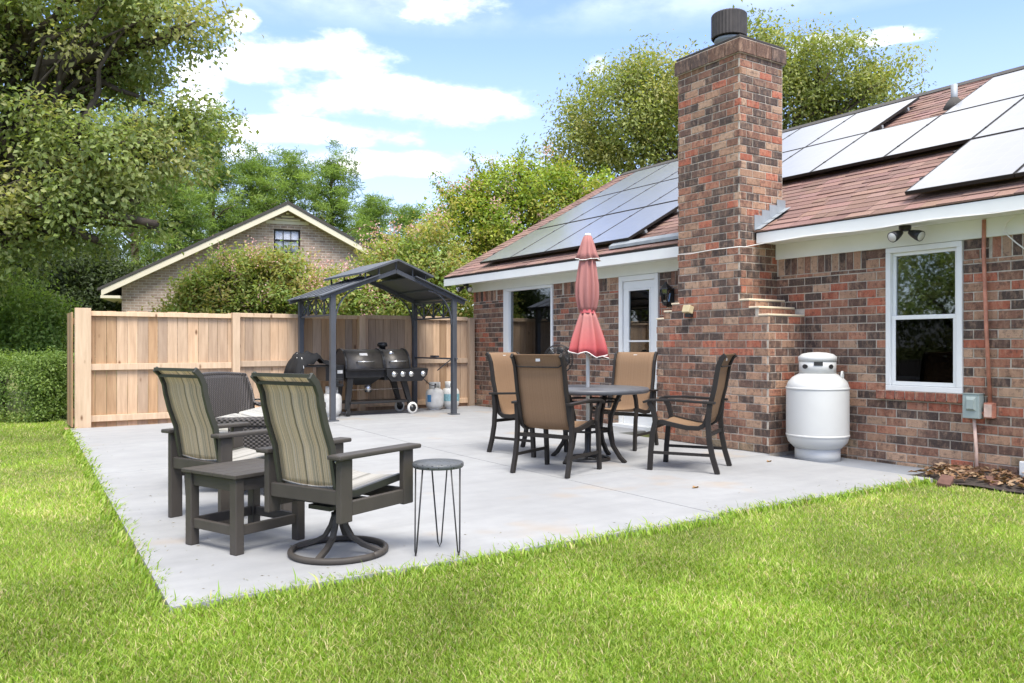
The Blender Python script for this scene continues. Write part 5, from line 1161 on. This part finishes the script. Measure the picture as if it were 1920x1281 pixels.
# ================================================================== FOLIAGE
def leaves_mesh(name, cen, dirs, nrm, length, width, col, fold=0.18):
    n = len(cen); d = dirs / (np.linalg.norm(dirs, axis=1, keepdims=True) + 1e-9); s = np.cross(d, nrm); s /= (np.linalg.norm(s, axis=1, keepdims=True) + 1e-9); nn = np.cross(s, d)
    L_ = length[:, None]; W_ = width[:, None]; base = cen - d * L_ * 0.5
    v0 = base; v1 = base + d * L_ * 0.55 + s * W_ * 0.5 + nn * W_ * fold; v2 = base + d * L_ - nn * L_ * 0.12; v3 = base + d * L_ * 0.55 - s * W_ * 0.5 + nn * W_ * fold
    V = np.stack([v0, v1, v2, v3], 1).reshape(-1, 3); i = np.arange(n)[:, None] * 4
    F = np.concatenate([i + np.array([0, 1, 2]), i + np.array([0, 2, 3])], 1).reshape(-1, 3)
    return np_mesh(name, V, F, np.repeat(col, 4, 0))
def blob_points(blobs, n, rng, shell=0.55):
    vol = np.array([b[1][0] * b[1][1] * b[1][2] for b in blobs]) ** 0.75; idx = rng.choice(len(blobs), n, p=vol / vol.sum())
    u = rng.normal(size=(n, 3)); u /= np.linalg.norm(u, axis=1, keepdims=True); r = (shell + (1 - shell) * rng.random(n) ** 0.6)[:, None]
    c = np.array([b[0] for b in blobs])[idx]; R = np.array([b[1] for b in blobs])[idx]; return c + u * r * R, u
def foliage(clumps, out, per, cr, ll, lw, pal, rng, droop=0.3, flat=0.75, pw=None, jit=0.13):
    nC = len(clumps); cen = np.repeat(clumps, per, 0); og = np.repeat(out, per, 0); n = nC * per
    off = rng.normal(size=(n, 3)) * np.array([1, 1, flat]) * cr * 0.55; pos = cen + off
    dirs = off / (np.linalg.norm(off, axis=1, keepdims=True) + 1e-6) * 0.7 + rng.normal(size=(n, 3)) * 0.6 + np.array([0, 0, -droop]); nr = rng.normal(size=(n, 3)) * 0.42 + np.array([0, 0, 0.9]) + og * 0.5
    pal = np.array(pal); ci = rng.choice(len(pal), nC, p=pw); cc = pal[ci]; col = np.repeat(cc, per, 0); li = rng.choice(len(pal), n, p=pw); mixk = rng.random((n, 1)) * 0.5
    col = (col * (1 - mixk) + pal[li] * mixk) * (1 + rng.normal(size=(n, 1)) * jit).clip(0.45, 1.7)
    ln = ll * rng.uniform(0.65, 1.3, n); return pos, dirs, nr, ln, ln * lw, col
def limb(mb, a, b_, r0, r1, rng, seg=7, sag=0.12, n=6):
    a = Vector(a); b_ = Vector(b_); L_ = (b_ - a).length; pts = []
    for i in range(n + 1):
        t = i / n; p = a.lerp(b_, t); w = math.sin(math.pi * t) * L_; pts.append(p + Vector((rng.normal() * 0.035 * w, rng.normal() * 0.035 * w, rng.normal() * 0.03 * w + sag * w)))
    mb.tube(pts, [r0 + (r1 - r0) * i / n for i in range(n + 1)], seg)
    return pts
def tree(name, label, base, blobs, nclump, per, cr, ll, lw, pal, seed, trunk_r=0.2, fork=0.4, nlimb=14, cat='tree', bark='bark', leafmat='leaf', shell=0.55, group=None, droop=0.3, pw=None, flat=0.75, extra=None):
    rng = np.random.default_rng(seed); base = np.array(base, float); root = empty(name, tuple(base), label=label, cat=cat, group=group)
    bl = [(np.array(c, float) - base, np.array(r, float)) for c, r in blobs]; cl, out = blob_points(bl, nclump, rng, shell)
    ok = cl[:, 2] > 0.15; cl, out = cl[ok], out[ok]
    top = np.mean([b[0] for b in bl], 0); fk = np.array([top[0] * 0.3, top[1] * 0.3, top[2] * fork]); t = MB()
    limb(t, (0, 0, -0.1), fk, trunk_r, trunk_r * 0.72, rng, 10, 0.0)
    for b in bl:
        pts = limb(t, fk, b[0], trunk_r * 0.55, trunk_r * 0.16, rng)
        near = np.argsort(np.linalg.norm(cl - b[0], axis=1))[:: max(1, int(len(cl) / len(bl) / max(1, nlimb // len(bl) + 2)))][:nlimb]
        for i in near:
            if np.linalg.norm(cl[i] - b[0]) < 2.2 * max(b[1]): limb(t, pts[random.randint(2, 5)], cl[i], trunk_r * 0.2, 0.012, rng, 5, 0.05, 5)
    t.build('trunk', bark, root)
    P = foliage(cl, out, per, cr, ll, lw, pal, rng, droop, flat, pw); link('crown', leaves_mesh('crown', *P), leafmat, root)
    if extra: extra(root, cl, out, rng)
    return root
def B(x, y, Z, rx, ry=None, rz=None): return (tuple(atZ(x, y, Z)), (rx, ry or rx, rz or rx * 0.8))

OAK = [(0.22, 0.285, 0.085), (0.28, 0.34, 0.11), (0.36, 0.405, 0.17), (0.16, 0.215, 0.065), (0.40, 0.385, 0.16)]
# big oak, left
ob = [B(-80, -60, 14.5, 3.2), B(120, 20, 14, 2.0, 2.0, 1.1), B(300, 20, 14, 1.15, 1.2, 0.65), B(370, 45, 14.2, 0.55, 0.6, 0.40), B(60, 140, 14.5, 1.6, 1.6, 0.6), B(250, 120, 14.5, 0.9, 1, 0.55), B(20, 290, 14, 1.9, 1.9, 0.9), B(200, 285, 13.6, 1.5, 1.5, 0.75), B(330, 290, 13.8, 0.95, 1.0, 0.75), B(370, 235, 14, 0.5, 0.6, 0.6),
      B(120, 370, 13.6, 1.3, 1.3, 0.6), B(260, 375, 13.4, 0.9, 0.9, 0.5), B(40, 440, 13.5, 1.0, 1.0, 0.5), B(180, 450, 13.3, 0.5, 0.5, 0.4), B(295, 420, 13.2, 0.4, 0.4, 0.4), B(-150, 250, 14, 2.5), B(-100, 420, 14, 1.6)]
def oak_extra(root, cl, out, rng):
    t = MB(); base = np.array(root.location)
    for (p, q, Z, Z2, r0, r1) in (((-120, 150), (175, 150), 14.6, 14.2, 0.17, 0.06), ((-100, 60), (160, 95), 14.4, 14.0, 0.13, 0.05), ((175, 150), (300, 200), 14.2, 14, 0.06, 0.02), ((-110, 330), (120, 395), 14.5, 13.8, 0.14, 0.05), ((-60, 345), (60, 320), 14.2, 13.8, 0.10, 0.04), ((100, 120), (340, 30), 14.2, 14, 0.07, 0.02), ((100, 340), (320, 290), 14, 13.7, 0.06, 0.02)):
        limb(t, atZ(*p, Z) - base, atZ(*q, Z2) - base, r0, r1, rng, 8, 0.03)
    t.build('limb', 'bark', root)
ob_base = atZ(-420, 700, 14.6); ob_base[2] = -0.05
tree('oak_tree', 'large oak hanging over the left of the garden from outside the frame', ob_base, ob, 480, 185, 0.46, 0.10, 0.6, OAK, 11, trunk_r=0.36, fork=0.35, nlimb=10, extra=oak_extra, shell=0.25)
# oak behind the house, right
OAK2 = [(0.24, 0.29, 0.075), (0.31, 0.35, 0.105), (0.39, 0.415, 0.16), (0.18, 0.225, 0.06), (0.42, 0.385, 0.14)]
ob = [B(1160, 230, 25, 1.9, 2, 1.6), B(1235, 170, 25, 1.4, 1.6, 1.35), B(1095, 290, 25, 1.2, 1.4, 1.1), B(1330, 220, 26, 2.2, 2.2, 2.0), B(1450, 120, 25.5, 1.3, 1.5, 1.3), B(1560, 130, 25, 1.6, 1.7, 1.25), B(1650, 160, 25, 1.15, 1.3, 0.95), B(1480, 210, 26, 1.7, 1.7, 1.4), B(1600, 220, 26, 1.7, 1.7, 1.2), B(1400, 90, 26, 1.0, 1.2, 0.8)]
bb = atZ(1390, 640, 26); bb[2] = -0.05
tree('shade_tree', 'tall yellow-green tree standing behind the house and chimney', bb, ob, 520, 140, 0.56, 0.125, 0.5, OAK2, 12, trunk_r=0.34, fork=0.45, nlimb=8, shell=0.35)
# crape myrtles behind the fence
CRA = [(0.25, 0.345, 0.085), (0.32, 0.40, 0.11), (0.21, 0.30, 0.085), (0.40, 0.385, 0.12), (0.42, 0.33, 0.13)]
CRB = [(0.25, 0.36, 0.045), (0.32, 0.42, 0.06), (0.39, 0.45, 0.08), (0.18, 0.27, 0.045), (0.42, 0.37, 0.09)]
def bloom(nb, size=0.20):
    def ex(root, cl, out, rng):
        idx = rng.choice(len(cl), min(nb, len(cl)), replace=False); c = cl[idx] + out[idx] * 0.25 + np.array([0, 0, 0.12])
        per = 46; cen = np.repeat(c, per, 0) + rng.normal(size=(len(c) * per, 3)) * np.array([1, 1, 1.35]) * size * 0.42; n = len(cen)
        col = np.array([(0.72, 0.42, 0.44), (0.80, 0.54, 0.54), (0.66, 0.36, 0.38)])[rng.integers(0, 3, n)] * rng.uniform(0.8, 1.15, (n, 1))
        link('blossom', leaves_mesh('blossom', cen, rng.normal(size=(n, 3)), rng.normal(size=(n, 3)), rng.uniform(0.03, 0.055, n), rng.uniform(0.03, 0.05, n), col), 'petal', root)
    return ex
def shoots(specs, nb):
    bl = bloom(nb)
    def ex(root, cl, out, rng):
        bl(root, cl, out, rng); base = np.array(root.location); t = MB(); cs = []; os_ = []
        for (x0, y0, x1, y1, Z) in specs:
            a = atZ(x0, y0, Z) - base; b_ = atZ(x1, y1, Z) - base; t.tube([tuple(a + (b_ - a) * q) for q in (0, 0.5, 1)], [0.014, 0.009, 0.004], 5)
            for q in np.linspace(0.15, 1, 12): cs.append(a + (b_ - a) * q); os_.append((0, 0, 1))
        t.build('shoot', 'bark', root); P = foliage(np.array(cs), np.array(os_, float), 12, 0.13, 0.085, 0.5, CRB, rng); link('shoot_leaves', leaves_mesh('shoot_leaves', *P), 'leaf', root)
    return ex
def crape(label, bx_, Z, blobs, ncl, per, pal, seed, extra):
    b0 = atZ(bx_, 700, Z); b0[2] = -0.05; return tree('crape_myrtle', label, b0, blobs, ncl, per, 0.30, 0.095, 0.5, pal, seed, trunk_r=0.07, fork=0.25, nlimb=12, group='crape myrtles behind the fence', shell=0.3, extra=extra, droop=0.1)
crape('pink-flecked crape myrtle in front of the neighbour house', 470, 17.5, [B(470, 545, 17.5, 1.1, 1.0, 0.6), B(395, 545, 17.5, 0.6, 0.7, 0.45), B(560, 545, 17.3, 0.75, 0.8, 0.5), B(450, 490, 17.5, 0.6, 0.6, 0.25), B(400, 590, 17.3, 0.6, 0.7, 0.4), B(480, 610, 17.2, 1.3, 0.8, 0.4), B(345, 570, 17.4, 0.5, 0.6, 0.4), B(625, 560, 17.3, 0.6, 0.7, 0.45), B(520, 500, 17.4, 0.55, 0.6, 0.3)], 560, 55, CRA, 21, bloom(40))
crape('crape myrtle with pink blossoms between gazebo and neighbour gable', 700, 17.2, [B(650, 560, 17, 0.6, 0.8, 0.55), B(735, 510, 17.3, 0.8, 0.9, 0.65), B(800, 500, 17, 0.9, 0.9, 0.9), B(720, 580, 17, 1.6, 0.8, 0.6), B(850, 560, 16.6, 0.7, 0.8, 0.7)], 520, 55, CRA, 22, bloom(60))
crape('tall bright green crape myrtle rising beside the house gable', 960, 18.5, [B(960, 430, 18.5, 1.4, 1.3, 1.0), B(870, 430, 18.3, 0.9, 0.9, 0.8), B(1050, 400, 18.7, 1.0, 1.0, 0.75), B(960, 350, 18.5, 1.0, 1.0, 0.5), B(880, 380, 18.5, 0.6, 0.7, 0.5), B(1105, 355, 18.6, 0.6, 0.6, 0.35), B(960, 520, 18.3, 1.6, 1.0, 0.8), B(1030, 330, 18.6, 0.5, 0.6, 0.35)], 640, 55, CRB, 23,
      shoots([(920, 360, 880, 285, 18.4), (960, 350, 985, 262, 18.5), (900, 380, 812, 325, 18.3), (1000, 340, 970, 290, 18.5), (1060, 350, 1070, 310, 18.6), (860, 390, 815, 345, 18.3), (940, 350, 915, 300, 18.4), (985, 340, 1000, 285, 18.5), (1105, 350, 1140, 318, 18.6)], 46))
# wooded garden edge left of the frame (the near window mirrors it)
for (X_, Y_, h_, sd_, lab) in ((-13, 9, 6.5, 71, 'broad green tree at the left garden edge outside the frame'), (-14, 15, 8.0, 72, 'tall green tree at the far left garden edge outside the frame'), (-12, 4, 6.0, 73, 'bushy green tree level with the camera at the left garden edge')):
    tree('garden_tree', lab, (X_, Y_, -0.05), [((X_, Y_, h_ * 0.62), (2.3, 2.3, h_ * 0.3)), ((X_ + 1, Y_ + 1.5, h_ * 0.4), (1.8, 1.8, h_ * 0.25)), ((X_ + 0.6, Y_ - 1.6, h_ * 0.35), (1.7, 1.7, h_ * 0.25)), ((X_ + 1, Y_, 1.0), (1.6, 2.6, 0.9))], 330, 45, 0.5, 0.17, 0.5, OAK, sd_, trunk_r=0.22, nlimb=6, shell=0.4)
# pines beyond
def pine(label, x, ytop, Z, w, seed, trunk=True):
    rng = np.random.default_rng(seed); base = atZ(x, 700, Z); base[2] = -0.05; ztop = CH + (YH - ytop) * Z / FPX
    root = empty('pine_tree', tuple(base), label=label, cat='tree', group='pine trees behind the neighbour house'); t = MB()
    t.tube([(0, 0, 0), (0.1, 0.1, ztop * 0.4), (0.05, 0, ztop * 0.75), (0, 0, ztop * 0.96)], [0.22, 0.18, 0.11, 0.03], 8); cl = []; out = []
    nb = 44; 
    for i in range(nb):
        h = ztop * (0.28 + 0.70 * (i / nb)); a = rng.random() * 6.283; q = (h / ztop - 0.25) / 0.75; L_ = w * (1.05 - 0.75 * q ** 1.6) * rng.uniform(0.6, 1.15)
        e = np.array([L_ * math.cos(a), L_ * math.sin(a), h + 0.25 * L_]); t.tube([(0, 0, h - 0.2), tuple(e * [0.5, 0.5, 1] + [0, 0, -0.15]), tuple(e)], [0.05, 0.03, 0.01], 5)
        for k in range(6): cl.append(e * [1 - 0.16 * k, 1 - 0.16 * k, 1] + rng.normal(size=3) * 0.35); out.append((math.cos(a), math.sin(a), 0.5))
    t.build('trunk', 'pine_bark', root); pal = [(0.20, 0.30, 0.075), (0.26, 0.37, 0.10), (0.32, 0.42, 0.125), (0.15, 0.23, 0.065)]
    P = foliage(np.array(cl), np.array(out), 70, 0.36, 0.30, 0.09, pal, rng, droop=-0.25, flat=0.6); link('crown', leaves_mesh('crown', *P), 'needle', root)
pn = [(470, 285, 40, 2.6, 'pine behind the left slope of the neighbour gable'), (545, 290, 43, 2.6, 'pine rising right behind the neighbour gable peak'), (620, 300, 41, 3.0, 'broad round-topped pine right of the neighbour gable'), (395, 215, 38, 2.6, 'tall pine half hidden by the oak leaves'), (250, 190, 36, 2.8, 'pine showing through the oak crown'), (120, 240, 38, 2.8, 'pine deep behind the oak at far left'), (700, 372, 46, 1.7, 'small slender pine in the gap right of the round-topped pine'), (770, 395, 48, 2.4, 'low distant pine above the gazebo'), (330, 330, 34, 2.2, 'short pine above the neighbour eave'), (20, 260, 36, 2.8, 'pine at the left edge behind the oak')]
for i, (x, y, Z, w, lab) in enumerate(pn): pine(lab, x, y, Z, w, 40 + i)
# dark evergreen and light shrubs at left, hedge
def shrub(name, label, blobs, bx_, Z, ncl, per, cr, ll, pal, seed, tr=0.06, cat='shrub', group=None):
    b0 = atZ(bx_, 780, Z); b0[2] = -0.05; return tree(name, label, b0, blobs, ncl, per, cr, ll, 0.5, pal, seed, trunk_r=tr, fork=0.3, nlimb=6, cat=cat, shell=0.3, group=group)
DK = [(0.04, 0.06, 0.022), (0.055, 0.08, 0.028), (0.085, 0.115, 0.04)]
LT = [(0.20, 0.31, 0.07), (0.27, 0.38, 0.095), (0.33, 0.42, 0.13), (0.15, 0.24, 0.055)]
shrub('evergreen_tree', 'dark glossy evergreen left of the neighbour house', [B(150, 530, 27, 1.9, 1.9, 1.5), B(80, 500, 27, 1.35, 1.5, 1.35), B(200, 560, 27, 1.2, 1.3, 1.2), B(110, 600, 27, 1.95, 1.8, 1.2)], 140, 27, 460, 60, 0.5, 0.14, DK, 61, 0.10, cat='tree')
shrub('evergreen_tree', 'dark evergreen at the far left edge under the oak', [B(20, 500, 19, 1.0, 1.0, 0.9), B(-40, 560, 19, 1.4, 1.2, 1.0)], 0, 19, 260, 60, 0.35, 0.10, DK, 62, 0.10, cat='tree')
shrub('leafy_shrub', 'light green shrub beside the left fence post', [B(85, 630, 15.5, 0.45, 0.5, 0.5), B(70, 670, 15.5, 0.5, 0.5, 0.4), B(100, 590, 15.8, 0.35, 0.4, 0.35)], 80, 15.5, 150, 55, 0.25, 0.08, LT, 63)
shrub('leafy_shrub', 'bright green feathery shrub at the left edge above the hedge', [B(20, 570, 16, 0.7, 0.8, 0.6), B(-30, 620, 16, 0.9, 0.9, 0.7), B(30, 640, 15.8, 0.5, 0.6, 0.5)], 5, 16, 240, 55, 0.28, 0.085, LT, 64)
hz = np.random.default_rng(70); hb0 = ong(60, 787); hd = empty('clipped_hedge', (float(hb0[0]) - 1.2, float(hb0[1]) + 0.6, 0), label='clipped dark green hedge at the left edge of the lawn', cat='hedge')
HR = RT * 1.0; HF = FW * 1.0; pts = []; ou = []
for _ in range(900):
    u = hz.uniform(-2.6, 1.55); v = hz.uniform(0, 1.1); z = hz.uniform(0.02, 0.97 - 0.25 * (v < 0.12)); f_ = hz.integers(0, 3)
    if f_ == 0: v = hz.uniform(0, 0.1)
    elif f_ == 1: z = hz.uniform(0.86, 0.97)
    else: u = 1.55 - hz.uniform(0, 0.1)
    pts.append(HR * u + HF * v + UP * z); ou.append(-HF * (f_ == 0) + UP * (f_ == 1) + HR * (f_ == 2))
P = foliage(np.array(pts), np.array(ou, float), 50, 0.16, 0.045, 0.55, [(0.14, 0.225, 0.05), (0.19, 0.28, 0.07), (0.25, 0.34, 0.095)], hz); link('foliage', leaves_mesh('foliage', *P), 'leaf', hd)
m = MB()
for k in range(8): q = HR * (-2.3 + 0.5 * k) + HF * 0.5; m.tube([tuple(q), tuple(q + UP * 0.5), tuple(q + UP * 0.8 + HR * 0.1)], [0.03, 0.02, 0.01], 6)
m.build('stem', 'bark', hd)
# far woods closing the horizon
fr_ = np.random.default_rng(80); cl = []
for _ in range(1700):
    x = fr_.uniform(-500, 2400); Z = fr_.uniform(52, 66); cl.append(atZ(x, 0, Z) * [1, 1, 0] + UP * fr_.uniform(0.2, 5.6 + 1.8 * math.sin(x * 0.013) + 1.2 * math.sin(x * 0.041)))
P = foliage(np.array(cl), np.tile(-FW, (len(cl), 1)), 40, 1.3, 0.55, 0.5, [(0.14, 0.20, 0.06), (0.19, 0.26, 0.08), (0.24, 0.30, 0.10)], fr_); link('far_woods', leaves_mesh('far_woods', *P), 'leaf', kind='stuff')['label'] = 'distant green woods along the horizon'

# ================================================================== LAWN DETAIL
def in_lawn(x, y):
    pat = (y > 3.80 - 0.0) & (x > 0.70 + 0.34 * (y - 3.73) / 8.7) & (y < 12.8) & (x < 6.9)
    wall = (x > 6.85) & (y < 14) ; bed = (x > 6.93 + 0.06 * np.sin(5 * y)) & (y < 4.2) & (y > 0); return ~(pat | wall | bed) & ~((y > 12.7) & (x > 1.1))
gr_ = np.random.default_rng(90); N = 1150000
th = gr_.uniform(-0.80, 0.80, N); r = 2.0 + 14.5 * gr_.random(N) ** 1.8
X = FW[0] * r * np.cos(th) + RT[0] * r * np.sin(th); Y = FW[1] * r * np.cos(th) + RT[1] * r * np.sin(th); k = in_lawn(X, Y); X, Y, r = X[k], Y[k], r[k]; n = len(X)
patch = np.sin(X * 1.7 + 1.3 * np.sin(Y * 1.1)) * np.sin(Y * 1.9 + 0.8 * np.sin(X * 2.3)); patch2 = np.sin(X * 5.1 + 2 + np.sin(Y * 3)) * np.sin(Y * 4.3 + 1 + np.sin(X * 2)); patch3 = np.sin(X * 0.63 + 0.5) * np.sin(Y * 0.71 + 2.1 + 0.6 * np.sin(X))
hgt = (0.023 + 0.005 * patch + 0.003 * patch2 + gr_.normal(size=n) * 0.008).clip(0.010, 0.06)
wd = 0.0017 * (1 + 0.17 * r); a = gr_.uniform(0, 6.283, n); la = gr_.uniform(0, 6.283, n); lean = hgt * gr_.uniform(0.2, 1.2, n)
dx, dy = np.cos(a) * wd, np.sin(a) * wd; lx, ly = np.cos(la) * lean, np.sin(la) * lean; z0 = np.full(n, -0.036)
gc = np.array([(0.235, 0.37, 0.035), (0.30, 0.43, 0.055), (0.405, 0.485, 0.11), (0.16, 0.28, 0.03), (0.56, 0.49, 0.25)])
w_ = np.array([0.30, 0.31, 0.20, 0.11, 0.08]); ci = gr_.choice(5, n, p=w_); dry = gr_.random(n) < (0.05 + 0.16 * (patch3 > 0.35) + 0.07 * (patch2 > 0.6)); ci = np.where(dry, 4, ci)
col = gc[ci] * (1 + 0.18 * patch + 0.13 * patch2 + 0.14 * patch3 + gr_.normal(size=n) * 0.12)[:, None].clip(0.5, 1.6)
b0 = np.c_[X - dx, Y - dy, z0]; b1 = np.c_[X + dx, Y + dy, z0]; m0 = np.c_[X + dx * 0.75 + lx * 0.35, Y + dy * 0.75 + ly * 0.35, z0 + hgt * 0.6]; m1 = np.c_[X - dx * 0.75 + lx * 0.35, Y - dy * 0.75 + ly * 0.35, z0 + hgt * 0.6]; tp_ = np.c_[X + lx, Y + ly, z0 + hgt * 0.95]
nr = r < 4.6; nn_, nf_ = int(nr.sum()), int((~nr).sum())
V = np.concatenate([np.stack([q[nr] for q in (b0, b1, m0, m1, tp_)], 1).reshape(-1, 3), np.stack([q[~nr] for q in (b0, b1, tp_)], 1).reshape(-1, 3)])
i = np.arange(nn_)[:, None] * 5; Fn = np.concatenate([i + np.array([0, 1, 2]), i + np.array([0, 2, 3]), i + np.array([3, 2, 4])], 1).reshape(-1, 3)
F = np.concatenate([Fn, nn_ * 5 + np.arange(nf_ * 3).reshape(-1, 3)]); colv = np.concatenate([np.repeat(col[nr], 5, 0), np.repeat(col[~nr], 3, 0)])
link('grass', np_mesh('grass', V, F, colv), 'blade', kind='stuff')['label'] = 'short bright green lawn grass'
n = 6500; t = gr_.random(n); on = gr_.random(n) < 0.62; off = gr_.normal(size=n) * 0.035 - 0.02
xl = 0.72 + 6.1 * t; yl = 12.6 - 8.8 * t; X = np.where(on, xl, 0.70 + 0.34 * (yl - 3.73) / 8.7 + off + 0.02 * np.sin(9 * yl)); Y = np.where(on, 3.80 + 0.06 * (xl > JX) + off + 0.025 * np.sin(7 * xl) * np.sin(3.1 * xl), yl)
hgt = gr_.uniform(0.02, 0.06, n) * np.where(gr_.random(n) < 0.06, 1.8, 1.0); wd = 0.0018 + 0.0006 * np.hypot(X, Y); a = gr_.uniform(0, 6.283, n); la = np.where(on, 1.57, 0.0) + gr_.normal(size=n) * 0.9; lean = hgt * gr_.uniform(0.3, 1.2, n)
dx, dy = np.cos(a) * wd, np.sin(a) * wd; lx, ly = np.cos(la) * lean, np.sin(la) * lean; z0 = np.full(n, -0.03)
V = np.stack([np.c_[X - dx, Y - dy, z0], np.c_[X + dx, Y + dy, z0], np.c_[X + dx * 0.75 + lx * 0.35, Y + dy * 0.75 + ly * 0.35, z0 + hgt * 0.65], np.c_[X - dx * 0.75 + lx * 0.35, Y - dy * 0.75 + ly * 0.35, z0 + hgt * 0.65], np.c_[X + lx, Y + ly, z0 + hgt * 0.9]], 1).reshape(-1, 3)
i = np.arange(n)[:, None] * 5; F = np.concatenate([i + np.array([0, 1, 2]), i + np.array([0, 2, 3]), i + np.array([3, 2, 4])], 1).reshape(-1, 3)
link('grass_fringe', np_mesh('grass_fringe', V, F, np.repeat(gc[gr_.choice(5, n, p=w_)] * gr_.uniform(0.8, 1.15, (n, 1)), 5, 0)), 'blade', kind='stuff')['label'] = 'longer grass leaning over the patio edge'
n = 170; t = gr_.random(n); on = gr_.random(n) < 0.6; dd = np.abs(gr_.normal(size=n)) * 0.22
x = np.where(on, 0.8 + 6.0 * t, 0.75 + 0.30 * t + dd); y = np.where(on, 3.9 + dd, 3.9 + 8.5 * t); cen = np.c_[x, y, np.full(n, 0.003)]
link('grass_clippings', leaves_mesh('grass_clippings', cen, np.c_[gr_.normal(size=(n, 2)), np.zeros(n)], np.tile([0.0, 0.0, 1.0], (n, 1)), gr_.uniform(0.01, 0.03, n), gr_.uniform(0.002, 0.006, n), np.array([(0.22, 0.24, 0.12), (0.30, 0.26, 0.17), (0.22, 0.18, 0.12)])[gr_.integers(0, 3, n)]), 'litter', kind='stuff')['label'] = 'grass clippings and crumbs along the patio edge'
# dead leaves on the mulch
n = 900; x = gr_.uniform(6.95, 7.58, n); y = gr_.uniform(1.2, 4.13, n); z = 0.0 + gr_.random(n) * 0.03 + 0.03 * (x - 6.75)
cen = np.c_[x, y, z]; col = np.array([(0.30, 0.17, 0.09), (0.22, 0.12, 0.065), (0.38, 0.26, 0.16), (0.16, 0.09, 0.055)])[gr_.integers(0, 4, n)] * gr_.uniform(0.7, 1.2, (n, 1))
link('leaf_litter', leaves_mesh('leaf_litter', cen, np.c_[gr_.normal(size=(n, 2)), gr_.normal(size=n) * 0.25], np.c_[gr_.normal(size=(n, 2)) * 0.35, np.ones(n)], gr_.uniform(0.04, 0.10, n), gr_.uniform(0.025, 0.05, n), col), 'litter', kind='stuff')['label'] = 'brown dead leaves on the mulch by the wall'
def one_leaf(x, y, label):
    p = ong(x, y); c = np.array([[p[0], p[1], 0.008 if p[0] < 6.9 else -0.02]]); o = link('fallen_leaf', leaves_mesh('fallen_leaf', c, np.array([[1.0, 0.3, 0.02]]), np.array([[0.1, 0.1, 1.0]]), np.array([0.10]), np.array([0.05]), np.array([[0.36, 0.20, 0.08]])), 'litter', label=label, cat='leaf', group='dead leaves on the patio')
one_leaf(1442, 866, 'dry brown leaf on the patio near the tank'); one_leaf(1304, 915, 'tiny brown leaf on the open patio before the side-on chair')
for (x, y, rz, lab) in ((1862, 906, 35, 'red-brown paver tilted on the mulch at right'), (1772, 903, 20, 'half-buried dark red paver at the slab corner')):
    p = ong(x, y, 0.0); o = MB().box((-0.12, -0.05, -0.03), (0.12, 0.05, 0.045)).build('paver', 'paver', bevel=0.008, label=lab, cat='paver', group='loose pavers on the mulch'); o.location = (float(p[0]), float(p[1]), -0.022); o.rotation_euler = (R_(8), R_(-10), R_(rz))
for (x, y, s_, lab) in ((1757, 862, 0.16, 'small green weed at the wall under the window'), (1622, 850, 0.13, 'thin yellowing weed by the tank pad')):
    p = ong(x, y, -0.02); c = np.array([[p[0] - 0.03, p[1], z] for z in np.linspace(0.0, s_, 14)]) + gr_.normal(size=(14, 3)) * 0.02
    link('weed', leaves_mesh('weed', c, gr_.normal(size=(14, 3)) + [0, 0, 0.6], np.tile([0.2, 0.2, 1.0], (14, 1)), np.full(14, 0.05), np.full(14, 0.02), np.array([(0.15, 0.22, 0.04)] * 14)), 'leaf', label=lab, cat='weed', group='weeds along the wall foot')
